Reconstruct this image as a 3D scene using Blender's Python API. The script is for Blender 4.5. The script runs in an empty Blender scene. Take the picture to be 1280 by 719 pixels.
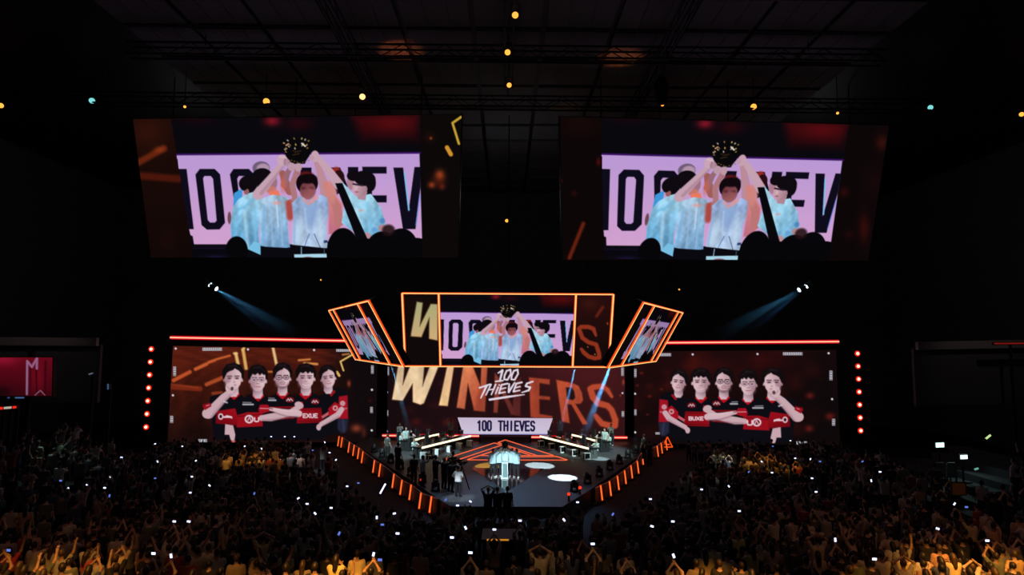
import bpy, math, random
import numpy as np
from mathutils import Matrix, Vector

random.seed(7)
rng = np.random.default_rng(7)
scene = bpy.context.scene
COL = scene.collection

# ------------------------------------------------------------------ camera
F = 800.0                       # focal length in pixels of a 1280 x 719 frame
CAM = np.array([0.0, 0.0, 9.1])
PITCH, YAW, ROLL = math.radians(5.04), math.radians(0.5), math.radians(0.35)
cam_data = bpy.data.cameras.new('camera')
cam_data.sensor_width = 36.0
cam_data.lens = F / 1280.0 * 36.0
cam_data.clip_end = 400
cam = bpy.data.objects.new('camera', cam_data)
COL.objects.link(cam)
ROT = Matrix.Rotation(-YAW, 3, 'Z') @ Matrix.Rotation(math.pi / 2 + PITCH, 3, 'X') @ Matrix.Rotation(ROLL, 3, 'Z')
cam.matrix_world = Matrix.Translation(Vector(CAM)) @ ROT.to_4x4()
scene.camera = cam
RN = np.array(ROT)

# ------------------------------------------------------------------ world and exposure
world = bpy.data.worlds.new('world')
world.use_nodes = True
world.node_tree.nodes['Background'].inputs[0].default_value = (0.5, 0.55, 0.7, 1)
world.node_tree.nodes['Background'].inputs[1].default_value = 0.003
scene.world = world
scene.view_settings.view_transform = 'Standard'
scene.view_settings.look = 'None'
scene.view_settings.exposure = 0.0
scene.view_settings.gamma = 1.0
scene.view_settings.use_curve_mapping = False

# ------------------------------------------------------------------ the rig's lamps
def spot(name, loc, target, power, color, angle, blend=0.3, radius=0.15):
    l = bpy.data.lights.new(name, 'SPOT')
    l.energy, l.color, l.spot_size, l.spot_blend, l.shadow_soft_size = power, color, math.radians(angle), blend, radius
    o = bpy.data.objects.new(name, l)
    o.location = loc
    o.rotation_euler = (Vector(target) - Vector(loc)).to_track_quat('-Z', 'Y').to_euler()
    COL.objects.link(o)
    return o

WARM, COOL, WHITE = (1, .41, .06), (.45, .75, 1), (.85, .95, 1)
# amber audience lights hung above the rear seats
spot('audience_spot', (-8, 6, 20), (-13.0, 18.8, 2), 22500, WARM, 14, .95)
spot('audience_spot', (-6, 5, 20), (-8.1, 18.6, 2), 15000, WARM, 8, .95)
spot('audience_spot', (-4, 5, 20), (-4.7, 18.5, 2), 51000, WARM, 11, .95)
spot('audience_spot', (6, 5, 20), (6.2, 18.4, 2), 39000, WARM, 9.5, .95)
spot('audience_spot', (9, 6, 20), (10.8, 18.1, 2), 30000, WARM, 9, .95)
spot('audience_spot', (10, 6, 20), (14.4, 19.6, 2), 45000, WARM, 14, .95)
spot('audience_spot', (0, 4, 21), (1.6, 18.0, 2), 3600, (1, .52, .18), 18, .95)
spot('audience_spot', (-12, 8, 20), (-14, 22, 2), 1000, (1, .36, .14), 34, .95)
spot('audience_spot', (12, 8, 20), (14.5, 22, 2), 1300, (1, .36, .14), 34, .95)
# stage side washes over the far audience
spot('wash_spot', (-20, 30, 19), (-16.5, 43, 1.5), 10800, (1, .40, .05), 13, .8)
spot('wash_spot', (20, 30, 19), (17.0, 42, 1.5), 10800, (1, .40, .05), 13, .8)
spot('wash_spot', (-18, 32, 19), (-14.0, 44.5, 1.5), 16200, (.8, .92, 1), 8, .8)
spot('wash_spot', (18, 32, 19), (14.5, 44, 1.5), 16200, (.9, 1, .75), 9, .8)
# stage key lights
spot('follow_spot', (-4, 13, 15), (-.1, 39.0, 2.0), 64000, (.66, .93, 1), 4.2, .4)
spot('stage_spot', (7, 30, 20), (3.55, 40.3, .9), 520000, (.78, .95, 1), 4.6, .08, .05)
spot('stage_spot', (8, 31, 20), (2.35, 44.2, .9), 300000, (.8, .98, .95), 4.6, .10, .05)
spot('stage_spot', (-4, 30, 20), (-1.1, 44.0, .9), 192000, (1, .45, .04), 4.6, .12, .05)
spot('stage_spot', (14, 34, 19), (6.7, 47.0, .9), 126000, (.7, 1, .95), 3.6, .15, .05)
spot('stage_spot', (-14, 30, 19), (-6.6, 50.0, 1.5), 48000, (.70, .97, 1), 15, .6)
spot('stage_spot', (14, 30, 19), (6.6, 50.0, 1.5), 48000, (.75, 1, .93), 15, .6)
spot('stage_spot', (0, 45, 22), (0.3, 36.5, .9), 12500, (.34, .66, 1), 30, .95)
spot('stage_spot', (-7, 22, 18), (-2.75, 34.2, 2.0), 26000, (.8, .93, 1), 5, .6)
# dim unseen fill points, added to lift the overall ambient level
def add_fill(loc, power, color):
    l = bpy.data.lights.new('fill_light', 'POINT'); l.energy, l.color, l.shadow_soft_size = power, color, .6
    o = bpy.data.objects.new('fill_light', l); o.location = loc; COL.objects.link(o)
for hx in (-26, 0, 26):
    for hy in (14, 52): add_fill((hx, hy, 21), 72, (.85, .92, 1))
# ------------------------------------------------------------------ LED picture painter (colour of each LED, in the panel's own coordinates)
def lin(c):
    c = np.clip(np.asarray(c, float), 0, 1)
    return np.where(c <= .04045, c / 12.92, ((c + .055) / 1.055) ** 2.4)

def homography(src, dst):
    A = []
    for (x, y), (u, v) in zip(src, dst):
        A.append([x, y, 1, 0, 0, 0, -u * x, -u * y, -u]); A.append([0, 0, 0, x, y, 1, -v * x, -v * y, -v])
    h = np.linalg.svd(np.array(A, float))[2][-1]
    return h.reshape(3, 3)

UNIT = [(0, 0), (1, 0), (1, 1), (0, 1)]          # u right, v down: TL TR BR BL

class Cv:
    def __init__(s, X, Y, base=(6, 6, 9)):
        s.X, s.Y = X.ravel(), Y.ravel()
        s.C = np.tile(np.array(base, float), (s.X.size, 1))
        s.fr = (0, 0, 1, None)
    def frame(s, ox, oy, sc, mir=None, dy=0):
        s.fr = (ox, oy, sc, mir); s.dy = dy; return s
    def T(s, p):
        ox, oy, sc, mir = s.fr
        p = np.asarray(p, float).reshape(-1, 2).copy()
        if mir is not None: p[:, 0] = mir - p[:, 0]; p[:, 1] += s.dy
        return p * sc + np.array([ox, oy])
    def _sel(s, lo, hi, pad):
        return np.nonzero((s.X > lo[0] - pad) & (s.X < hi[0] + pad) & (s.Y > lo[1] - pad) & (s.Y < hi[1] + pad))[0]
    def _mix(s, idx, al, col, col2, ga, gb):
        col = np.array(col, float)
        if col2 is not None:
            g = s.T([ga, gb]); d = g[1] - g[0]
            t = np.clip(((s.X[idx] - g[0, 0]) * d[0] + (s.Y[idx] - g[0, 1]) * d[1]) / (d @ d), 0, 1)[:, None]
            c = col * (1 - t) + np.array(col2, float) * t
        else: c = col
        s.C[idx] = s.C[idx] * (1 - al[:, None]) + c * al[:, None]
    def poly(s, pts, col, a=1.0, blur=.9, col2=None, ga=None, gb=None, tex=0, tf=.35):
        P = s.T(pts); idx = s._sel(P.min(0), P.max(0), blur)
        if idx.size == 0: return
        x, y = s.X[idx], s.Y[idx]
        d = np.full(x.size, 1e9); sg = np.ones(x.size)
        n = len(P)
        for i in range(n):
            a0, b0 = P[i], P[i - 1]
            e = b0 - a0; wx, wy = x - a0[0], y - a0[1]
            t = np.clip((wx * e[0] + wy * e[1]) / max(e @ e, 1e-9), 0, 1)
            d = np.minimum(d, (wx - e[0] * t) ** 2 + (wy - e[1] * t) ** 2)
            c1, c2, c3 = y >= a0[1], y < b0[1], e[0] * wy > e[1] * wx
            f = (c1 & c2 & c3) | (~c1 & ~c2 & ~c3)
            sg = np.where(f, -sg, sg)
        sd = sg * np.sqrt(d); al = np.clip(.5 - sd / blur, 0, 1) * a
        s._mix(idx, al, col, col2, ga, gb)
        if tex: s.C[idx] *= (1 + tex * s.noise(x, y, tf) * al)[:, None]
    @staticmethod
    def noise(x, y, f):
        r = np.zeros_like(x)
        for k in range(7):
            a = 2.4 * k + .3; q = f * (.6 + .37 * k); r += np.sin(x * q * math.cos(a) + y * q * math.sin(a) * .28 + 1.7 * k + .8 * np.sin(.11 * y * (k + 1) + .13 * x)) / (1 + .25 * k)
        return r / 3
    def ell(s, cx, cy, rx, ry, col, a=1.0, blur=.9, rot=0, col2=None, ga=None, gb=None):
        c = s.T([(cx, cy)])[0]; sc = s.fr[2]; rx, ry = rx * sc, ry * sc
        if s.fr[3] is not None: rot = -rot
        R = max(rx, ry); idx = s._sel(c - R, c + R, blur)
        if idx.size == 0: return
        x, y = s.X[idx] - c[0], s.Y[idx] - c[1]
        ca, sa = math.cos(math.radians(rot)), math.sin(math.radians(rot))
        u, v = (x * ca + y * sa) / rx, (-x * sa + y * ca) / ry
        k = np.sqrt(u * u + v * v); sd = (k - 1) * min(rx, ry)
        s._mix(idx, np.clip(.5 - sd / blur, 0, 1) * a, col, col2, ga, gb)
    def line(s, pts, w, col, a=1.0, blur=.9, col2=None, ga=None, gb=None):
        P = s.T(pts); sc = s.fr[2]
        w = np.array([w] * len(P) if np.isscalar(w) else w, float) * sc / 2
        idx = s._sel(P.min(0) - w.max(), P.max(0) + w.max(), blur)
        if idx.size == 0: return
        x, y = s.X[idx], s.Y[idx]; sd = np.full(x.size, 1e9)
        for i in range(len(P) - 1):
            e = P[i + 1] - P[i]
            t = np.clip(((x - P[i, 0]) * e[0] + (y - P[i, 1]) * e[1]) / max(e @ e, 1e-9), 0, 1)
            q = np.hypot(x - P[i, 0] - e[0] * t, y - P[i, 1] - e[1] * t) - (w[i] * (1 - t) + w[i + 1] * t)
            sd = np.minimum(sd, q)
        s._mix(idx, np.clip(.5 - sd / blur, 0, 1) * a, col, col2, ga, gb)
    def glow(s, cx, cy, rx, ry, col, a=1.0):
        c = s.T([(cx, cy)])[0]; sc = s.fr[2]; rx, ry = rx * sc, ry * sc
        idx = s._sel(c - 2 * np.array([rx, ry]), c + 2 * np.array([rx, ry]), 0)
        if idx.size == 0: return
        k = ((s.X[idx] - c[0]) / rx) ** 2 + ((s.Y[idx] - c[1]) / ry) ** 2
        s._mix(idx, np.exp(-k * 1.5) * a, col, None, None, None)
    def text(s, t, x, y, w, h, sw, col, gap=.28, slant=0, blur=.8, a=1):
        n = len(t); cw = w / (n + (n - 1) * gap)
        for i, ch in enumerate(t):
            x0 = x + i * cw * (1 + gap)
            for st in GLYPH.get(ch, []):
                s.line([(x0 + px * cw + slant * (1 - py) * h, y + py * h) for px, py in st], sw, col, a, blur)

GLYPH = {
 '1': [[(.25, .16), (.6, 0), (.6, 1)]], '0': [[(.1, .15), (.3, 0), (.7, 0), (.9, .15), (.9, .85), (.7, 1), (.3, 1), (.1, .85), (.1, .15)]],
 'T': [[(0, 0), (1, 0)], [(.5, 0), (.5, 1)]], 'H': [[(.08, 0), (.08, 1)], [(.92, 0), (.92, 1)], [(.08, .5), (.92, .5)]],
 'I': [[(.5, 0), (.5, 1)]], 'E': [[(.95, 0), (.1, 0), (.1, 1), (.95, 1)], [(.1, .5), (.8, .5)]], 'V': [[(.02, 0), (.5, 1), (.98, 0)]],
 'S': [[(.92, .16), (.7, 0), (.3, 0), (.1, .15), (.1, .35), (.3, .5), (.7, .52), (.9, .66), (.9, .86), (.7, 1), (.3, 1), (.08, .85)]],
 'O': [[(.1, .15), (.3, 0), (.7, 0), (.9, .15), (.9, .85), (.7, 1), (.3, 1), (.1, .85), (.1, .15)]],
 'U': [[(.05, 0), (.05, .8), (.25, 1), (.75, 1), (.95, .8), (.95, 0)]], 'X': [[(0, 0), (1, 1)], [(1, 0), (0, 1)]],
 'B': [[(.05, 0), (.05, 1), (.9, 1), (.95, .5), (.05, .5)], [(.05, 0), (.85, 0), (.9, .5)]], 'L': [[(.05, 0), (.05, 1), (.95, 1)]],
 'M': [[(.0, 1), (.05, 0), (.5, .6), (.95, 0), (1, 1)]], 'W': [[(0, 0), (.25, 1), (.5, .3), (.75, 1), (1, 0)]],
}

INK = (14, 11, 26)
def paint_feed(c):
    """live picture: a team in pale shirts lifting a round trophy in front of a pink board"""
    c.frame(0, 0, 1)
    c.poly([(190, 130), (560, 130), (560, 330), (190, 330)], (9, 8, 13))
    c.frame(160, 130, .34375)
    c.glow(525, 62, 34, 22, (150, 22, 40), .8); c.glow(620, 70, 60, 30, (44, 8, 14), .8)
    c.poly([(815, 40), (1055, 40), (1055, 135), (850, 135)], (78, 9, 13), .8, 14, (34, 6, 10), (900, 45), (900, 140))
    c.glow(960, 70, 90, 40, (96, 12, 16), .6); c.glow(250, 55, 80, 25, (26, 6, 12), .7)
    c.line([(172, 184), (1062, 178)], 7, (70, 20, 120), .8)
    c.poly([(171, 187), (1060, 181), (1070, 510), (236, 510), (215, 420)], (186, 152, 212), 1, .9, (208, 160, 206), (500, 190), (500, 500))
    c.poly([(200, 530), (400, 520), (400, 560), (205, 562)], (34, 20, 60), .6, 10)
    # lettering on the board
    c.poly([(178, 236), (214, 236), (240, 455), (213, 456), (195, 330)], INK)
    c.line([(183, 262), (205, 400)], 8, (120, 190, 235))
    c.poly([(262, 236), (316, 236), (336, 256), (354, 432), (334, 456), (288, 457), (268, 440), (246, 256)], INK)
    c.poly([(279, 262), (302, 262), (310, 272), (323, 424), (316, 431), (299, 431), (291, 422), (274, 270)], (194, 156, 210))
    c.poly([(384, 236), (440, 236), (460, 256), (470, 420), (400, 430), (371, 256)], INK)
    c.poly([(404, 262), (426, 262), (436, 280), (440, 400), (412, 400), (398, 272)], (196, 156, 210))
    c.poly([(628, 231), (668, 231), (668, 262), (628, 262)], INK); c.poly([(730, 231), (772, 231), (800, 300), (760, 330)], INK)
    c.poly([(800, 229), (838, 229), (838, 300), (800, 300)], INK)
    c.poly([(852, 228), (941, 228), (941, 253), (888, 253), (888, 332), (941, 332), (941, 358), (860, 358)], INK)
    c.poly([(965, 231), (1001, 231), (1020, 392), (1042, 229), (1063, 229), (1064, 300), (1046, 455), (1000, 455)], INK)
    c.line([(1006, 250), (1022, 385)], 5, (120, 190, 235)); c.line([(1062, 330), (1048, 440)], 5, (120, 150, 240), .7)
    c.poly([(194, 420), (216, 420), (222, 466), (196, 466)], (20, 14, 30)); c.ell(210, 440, 8, 20, (120, 60, 90)); c.ell(211, 458, 7, 8, (70, 150, 210))
    c.poly([(196, 465), (236, 480), (243, 520), (196, 520)], (10, 9, 16))
    c.frame(270, 160, .23656)
    SK, SK2, HA = (196, 160, 176), (150, 104, 116), (14, 10, 16)
    # heads behind
    c.ell(240, 212, 46, 36, (112, 92, 120)); c.ell(250, 214, 34, 26, (176, 146, 168), blur=2)
    c.poly([(96, 345), (140, 318), (140, 410), (92, 415)], (60, 150, 215))
    c.ell(72, 475, 10, 32, (110, 70, 80))
    # second shirt
    c.ell(285, 288, 40, 52, (158, 112, 128), blur=1.5); c.ell(296, 330, 26, 22, (206, 120, 104), .8, 3); c.ell(245, 258, 55, 46, HA); c.ell(250, 300, 30, 40, HA)
    c.poly([(285, 335), (330, 330), (345, 365), (285, 370)], (236, 120, 90), 1, 2)
    c.poly([(226, 380), (300, 352), (370, 362), (408, 395), (400, 450), (378, 500), (392, 630), (330, 640), (235, 622)], (166, 194, 218), 1, .9, (112, 158, 200), (250, 380), (370, 640), .16)
    c.line([(290, 400), (300, 620)], 8, (146, 184, 220), .8, 2); c.line([(340, 420), (352, 620)], 9, (150, 190, 226), .8, 2)
    c.line([(320, 380), (330, 520)], 8, (206, 226, 244), .7, 2); c.line([(255, 410), (250, 600)], 12, (118, 176, 220), .8, 3)
    c.ell(322, 396, 20, 8, (230, 150, 140), .8, 3)
    # first shirt seen from behind
    c.poly([(90, 420), (118, 378), (168, 346), (224, 332), (246, 372), (232, 440), (226, 560), (236, 672), (170, 650), (84, 598), (78, 520)], (160, 206, 228), 1, .9, (84, 152, 198), (190, 350), (110, 640), .16)
    c.line([(200, 370), (150, 420), (112, 430)], 14, (110, 180, 220), .7, 3); c.line([(150, 440), (170, 640)], 14, (196, 228, 246), .6, 4)
    c.line([(205, 430), (212, 650)], 12, (126, 194, 232), .8, 4); c.line([(110, 470), (104, 580)], 12, (120, 188, 226), .7, 4)
    c.ell(172, 294, 50, 44, HA); c.ell(162, 336, 14, 16, (150, 90, 90)); c.ell(150, 300, 22, 30, HA)
    c.line([(222, 352), (290, 268), (352, 186)], [56, 42, 28], SK, 1, 1.2); c.line([(240, 345), (300, 275), (356, 205)], [18, 16, 10], (168, 128, 146), .7, 2)
    c.ell(350, 168, 26, 28, (200, 164, 180)); c.ell(380, 178, 24, 24, (176, 138, 156)); c.line([(368, 160), (362, 196)], 4, (140, 100, 118), .7); c.line([(390, 165), (386, 196)], 4, (140, 100, 118), .7); c.line([(340, 150), (372, 158)], 10, (216, 184, 196), .8)
    # trophy
    c.ell(432, 118, 70, 66, (8, 7, 10)); c.poly([(380, 150), (490, 150), (470, 190), (400, 190)], (8, 7, 10))
    for k, (dx, dy) in enumerate([(-72, -38), (-52, -52), (-18, -62), (22, -62), (40, -56), (58, -50), (-60, -10), (-46, -20), (52, -12), (30, -34), (24, -26), (-62, 8), (-10, -30), (-14, -10), (-40, -28), (48, -28), (-66, -4)]):
        c.ell(432 + dx, 118 + dy, 3.2, 5.5, [(206, 168, 96), (190, 178, 160), (150, 116, 56)][k % 3], .95, .8, rot=dx)
    c.line([(455, 82), (472, 96)], 8, (222, 214, 206)); c.line([(372, 92), (384, 84)], 7, (200, 150, 120))
    for k in range(9): c.ell(410 + 9 * (k % 5), 120 + 14 * (k // 5) + (k * 7) % 9, 4, 2, (92, 64, 30), .8)
    for k in range(7): c.ell(400 + 15 * k, 186 - abs(k - 3) * 5, 4, 3, (120, 96, 50), .8)
    # centre person
    c.line([(352, 240), (372, 300), (392, 330)], [34, 44, 50], (160, 92, 88)); c.line([(360, 300), (378, 240), (400, 200)], [34, 30, 24], SK2)
    c.ell(355, 300, 12, 34, (214, 96, 66), .7, 4)
    c.line([(366, 388), (420, 380), (404, 300), (432, 212)], [0, 30, 32, 24], (172, 118, 124)); c.ell(400, 205, 20, 22, (186, 150, 166)); c.ell(436, 208, 18, 22, (190, 152, 166))
    c.line([(392, 470), (385, 400)], 36, (170, 60, 50), .9, 4)
    c.ell(482, 292, 58, 58, (16, 8, 12)); c.ell(476, 244, 34, 14, (120, 26, 24), .8, 3); c.ell(486, 330, 42, 48, (150, 92, 98), 1, 2, 0, (112, 56, 62), (500, 360), (470, 290)); c.ell(486, 268, 50, 26, (16, 8, 12), 1, 2)
    c.ell(462, 318, 12, 8, (76, 34, 42), .7, 2); c.ell(506, 318, 12, 7, (76, 34, 42), .7, 2); c.ell(488, 354, 14, 5, (160, 82, 80), .7, 2); c.ell(500, 336, 12, 16, (150, 84, 86), .7, 3)
    c.line([(586, 362), (562, 270), (528, 165)], [62, 44, 28], (186, 138, 152)); c.line([(600, 340), (590, 300)], 40, (226, 120, 96), .6, 4)
    c.poly([(404, 396), (440, 358), (470, 372), (486, 390), (520, 366), (556, 352), (596, 372), (602, 440), (584, 500), (590, 634), (500, 640), (402, 618), (412, 500)], (144, 168, 208), 1, .9, (170, 192, 220), (500, 380), (500, 630), .16)
    c.ell(500, 460, 40, 60, (128, 160, 204), .7, 8); c.ell(440, 540, 26, 70, (196, 222, 244), .7, 8); c.ell(548, 540, 22, 80, (200, 222, 244), .7, 8)
    c.poly([(462, 366), (486, 392), (516, 366), (540, 350), (545, 372), (490, 410), (455, 380)], (224, 150, 150), .8, 2)
    c.line([(520, 560), (552, 632)], 4, (60, 84, 130), .9); c.line([(494, 560), (470, 620)], 4, (60, 84, 130), .8); c.poly([(570, 594), (590, 592), (590, 606), (570, 608)], (40, 60, 110))
    c.line([(420, 420), (412, 600)], 10, (128, 168, 214), .7, 3); c.line([(470, 430), (480, 540)], 8, (200, 214, 240), .6, 3)
    # fourth person, lit red behind the pole
    c.poly([(596, 380), (630, 350), (668, 400), (668, 500), (640, 560), (596, 560)], (214, 128, 128), 1, 2, (190, 110, 130), (600, 380), (640, 540))
    c.ell(636, 240, 26, 34, (150, 40, 36), 1, 2); c.ell(650, 262, 30, 40, (40, 14, 18))
    c.line([(612, 372), (640, 420), (650, 500)], [40, 44, 46], (186, 116, 116)); c.ell(612, 340, 26, 60, (206, 132, 126), .9, 4)
    c.line([(650, 300), (600, 230), (530, 146)], [52, 42, 26], SK, 1, 1.2); c.poly([(632, 300), (668, 286), (704, 322), (690, 368), (655, 336)], (160, 204, 228)); c.ell(524, 150, 22, 30, (198, 160, 176)); c.ell(508, 158, 12, 14, (190, 150, 168))
    # right person in glasses
    c.ell(716, 284, 24, 42, (170, 124, 140)); c.ell(726, 252, 34, 28, HA)
    c.poly([(676, 300), (706, 330), (742, 362), (820, 348), (872, 420), (896, 500), (890, 540), (840, 560), (812, 590), (716, 540), (664, 500), (682, 400)], (162, 210, 230), 1, .9, (116, 176, 212), (760, 360), (800, 580), .16)
    c.line([(850, 420), (866, 520)], 12, (110, 172, 216), .7, 4); c.line([(740, 440), (760, 540)], 26, (196, 232, 246), .7, 5); c.line([(800, 400), (824, 540)], 14, (120, 184, 222), .6, 4)
    c.ell(768, 436, 12, 6, (220, 150, 140), .7, 2); c.ell(838, 538, 14, 14, (96, 156, 206), .8, 2); c.ell(880, 528, 22, 18, (176, 132, 144)); c.ell(800, 570, 18, 18, (190, 140, 150)); c.ell(880, 490, 14, 14, (70, 130, 190), .8, 2)
    c.poly([(740, 330), (800, 336), (790, 380), (752, 376)], (176, 134, 150)); c.ell(762, 314, 40, 48, (200, 160, 172), 1, 1, 8, (160, 118, 132), (740, 310), (800, 330)); c.ell(786, 266, 58, 40, HA, 1, 1, 8); c.ell(820, 290, 26, 44, HA); c.poly([(732, 268), (800, 276), (798, 306), (770, 284), (742, 290)], HA)
    c.line([(726, 296), (776, 304)], 9, (46, 30, 50)); c.ell(744, 338, 10, 4, (150, 90, 100), .9); c.ell(742, 318, 6, 8, (220, 186, 196), .7, 2)
    # dark things in front of the lens
    c.poly([(236, 626), (392, 634), (400, 616), (592, 636), (592, 760), (150, 760), (170, 640), (236, 668)], (10, 9, 15))
    c.poly([(84, 600), (236, 674), (230, 760), (60, 760)], (10, 9, 15)); c.poly([(170, 640), (236, 670), (236, 610), (200, 600)], (120, 190, 226))
    c.poly([(630, 292), (668, 290), (806, 596), (746, 596)], (8, 8, 12))
    c.ell(110, 650, 60, 78, (6, 6, 9)); c.ell(672, 650, 86, 122, (6, 6, 9)); c.ell(880, 650, 90, 104, (6, 6, 9)); c.ell(980, 640, 90, 110, (7, 6, 10)); c.ell(1060, 640, 70, 60, (6, 6, 9))
    c.ell(912, 540, 34, 30, (34, 16, 18), .9, 3)
    c.poly([(-130, 640), (60, 640), (60, 760), (-130, 760)], (8, 7, 14)); c.glow(0, 690, 70, 20, (44, 28, 84), .7)
    c.poly([(590, 600), (740, 584), (1180, 584), (1180, 760), (590, 760)], (6, 6, 9))
    c.poly([(414, 668), (584, 664), (586, 692), (416, 694)], (168, 212, 232)); c.ell(486, 688, 30, 8, (130, 70, 80), .9); c.line([(452, 630), (452, 668)], 4, (150, 190, 220)); c.line([(572, 640), (574, 668)], 3, (90, 120, 150), .8)
    c.poly([(-200, 698), (1200, 698), (1200, 800), (-200, 800)], (6, 6, 9))

def paint_big_left(c):
    c.frame(0, 0, 1)
    c.poly([(150, 130), (250, 130), (250, 330), (150, 330)], (30, 11, 7), 1, 1, (16, 7, 6), (180, 150), (200, 320))
    c.glow(185, 165, 28, 24, (50, 18, 10), .8); c.glow(210, 300, 14, 20, (26, 10, 8), .8)
    c.frame(160, 140, .26423)
    c.line([(40, 245), (170, 172)], 30, (120, 42, 16), .75, 4); c.glow(150, 178, 30, 18, (150, 56, 22), .6); c.line([(60, 302), (240, 316)], 34, (84, 24, 12), .8, 4)
    c.frame(450, 140, .26423)
    c.poly([(270, 0), (520, 0), (520, 760), (270, 760)], (12, 8, 8), 1, 1)
    c.glow(330, 120, 30, 30, (40, 14, 10), .7); c.ell(336, 124, 6, 6, (150, 70, 26), .8, 2)
    c.line([(478, 24), (438, 52), (468, 150)], 11, (196, 158, 52), 1, 1.2); c.line([(412, 168), (430, 200)], 20, (206, 142, 46), 1, 1.4)
    c.glow(378, 300, 26, 30, (176, 70, 30), .9); c.glow(340, 345, 20, 18, (158, 60, 28), .9); c.glow(388, 352, 18, 18, (110, 34, 22), .8); c.glow(370, 326, 40, 34, (90, 30, 14), .5)
    c.glow(470, 648, 9, 30, (50, 14, 12), .9); c.glow(310, 560, 20, 60, (16, 8, 8), .8)

def paint_big_right(c):
    c.frame(0, 0, 1)
    c.poly([(690, 130), (780, 130), (780, 340), (690, 340)], (12, 6, 6), 1, 1)
    c.glow(725, 155, 30, 20, (24, 8, 8), .8); c.frame(690, 140, .26423)
    c.line([(148, 528), (82, 690)], 17, (112, 34, 18), .9, 3); c.ell(45, 325, 5, 6, (70, 16, 16), .8, 2); c.glow(105, 385, 16, 16, (44, 12, 12), .8); c.glow(220, 235, 12, 24, (90, 14, 16), .8)
    c.frame(990, 140, .26423)
    c.poly([(180, 40), (500, 40), (500, 720), (150, 720)], (13, 6, 7), 1, 1)
    c.glow(425, 145, 34, 44, (54, 16, 12), .9); c.glow(340, 550, 30, 80, (52, 12, 11), .9); c.glow(245, 380, 26, 26, (46, 10, 10), .9); c.glow(390, 330, 60, 80, (22, 8, 9), .8); c.glow(270, 580, 30, 24, (32, 9, 9), .8)

def mark(c, x, y, w, h, col=(196, 196, 206)):
    c.poly([(x - w / 2, y - h / 2), (x + w / 2, y - h / 2), (x + w / 2, y + h / 2), (x - w / 2, y + h / 2)], col, .92, .8)

def fine_text(c, x, y, w, h, n, vert=False):
    mark(c, x, y, w, h)
    for k in range(n):
        if vert: mark(c, x, y - h / 2 + (k + .6) * h / n, w * .7, h / n * .35, (70, 66, 76))
        else: mark(c, x - w / 2 + (k + .6) * w / n, y, w / n * .3, h * .55, (70, 66, 76))

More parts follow.
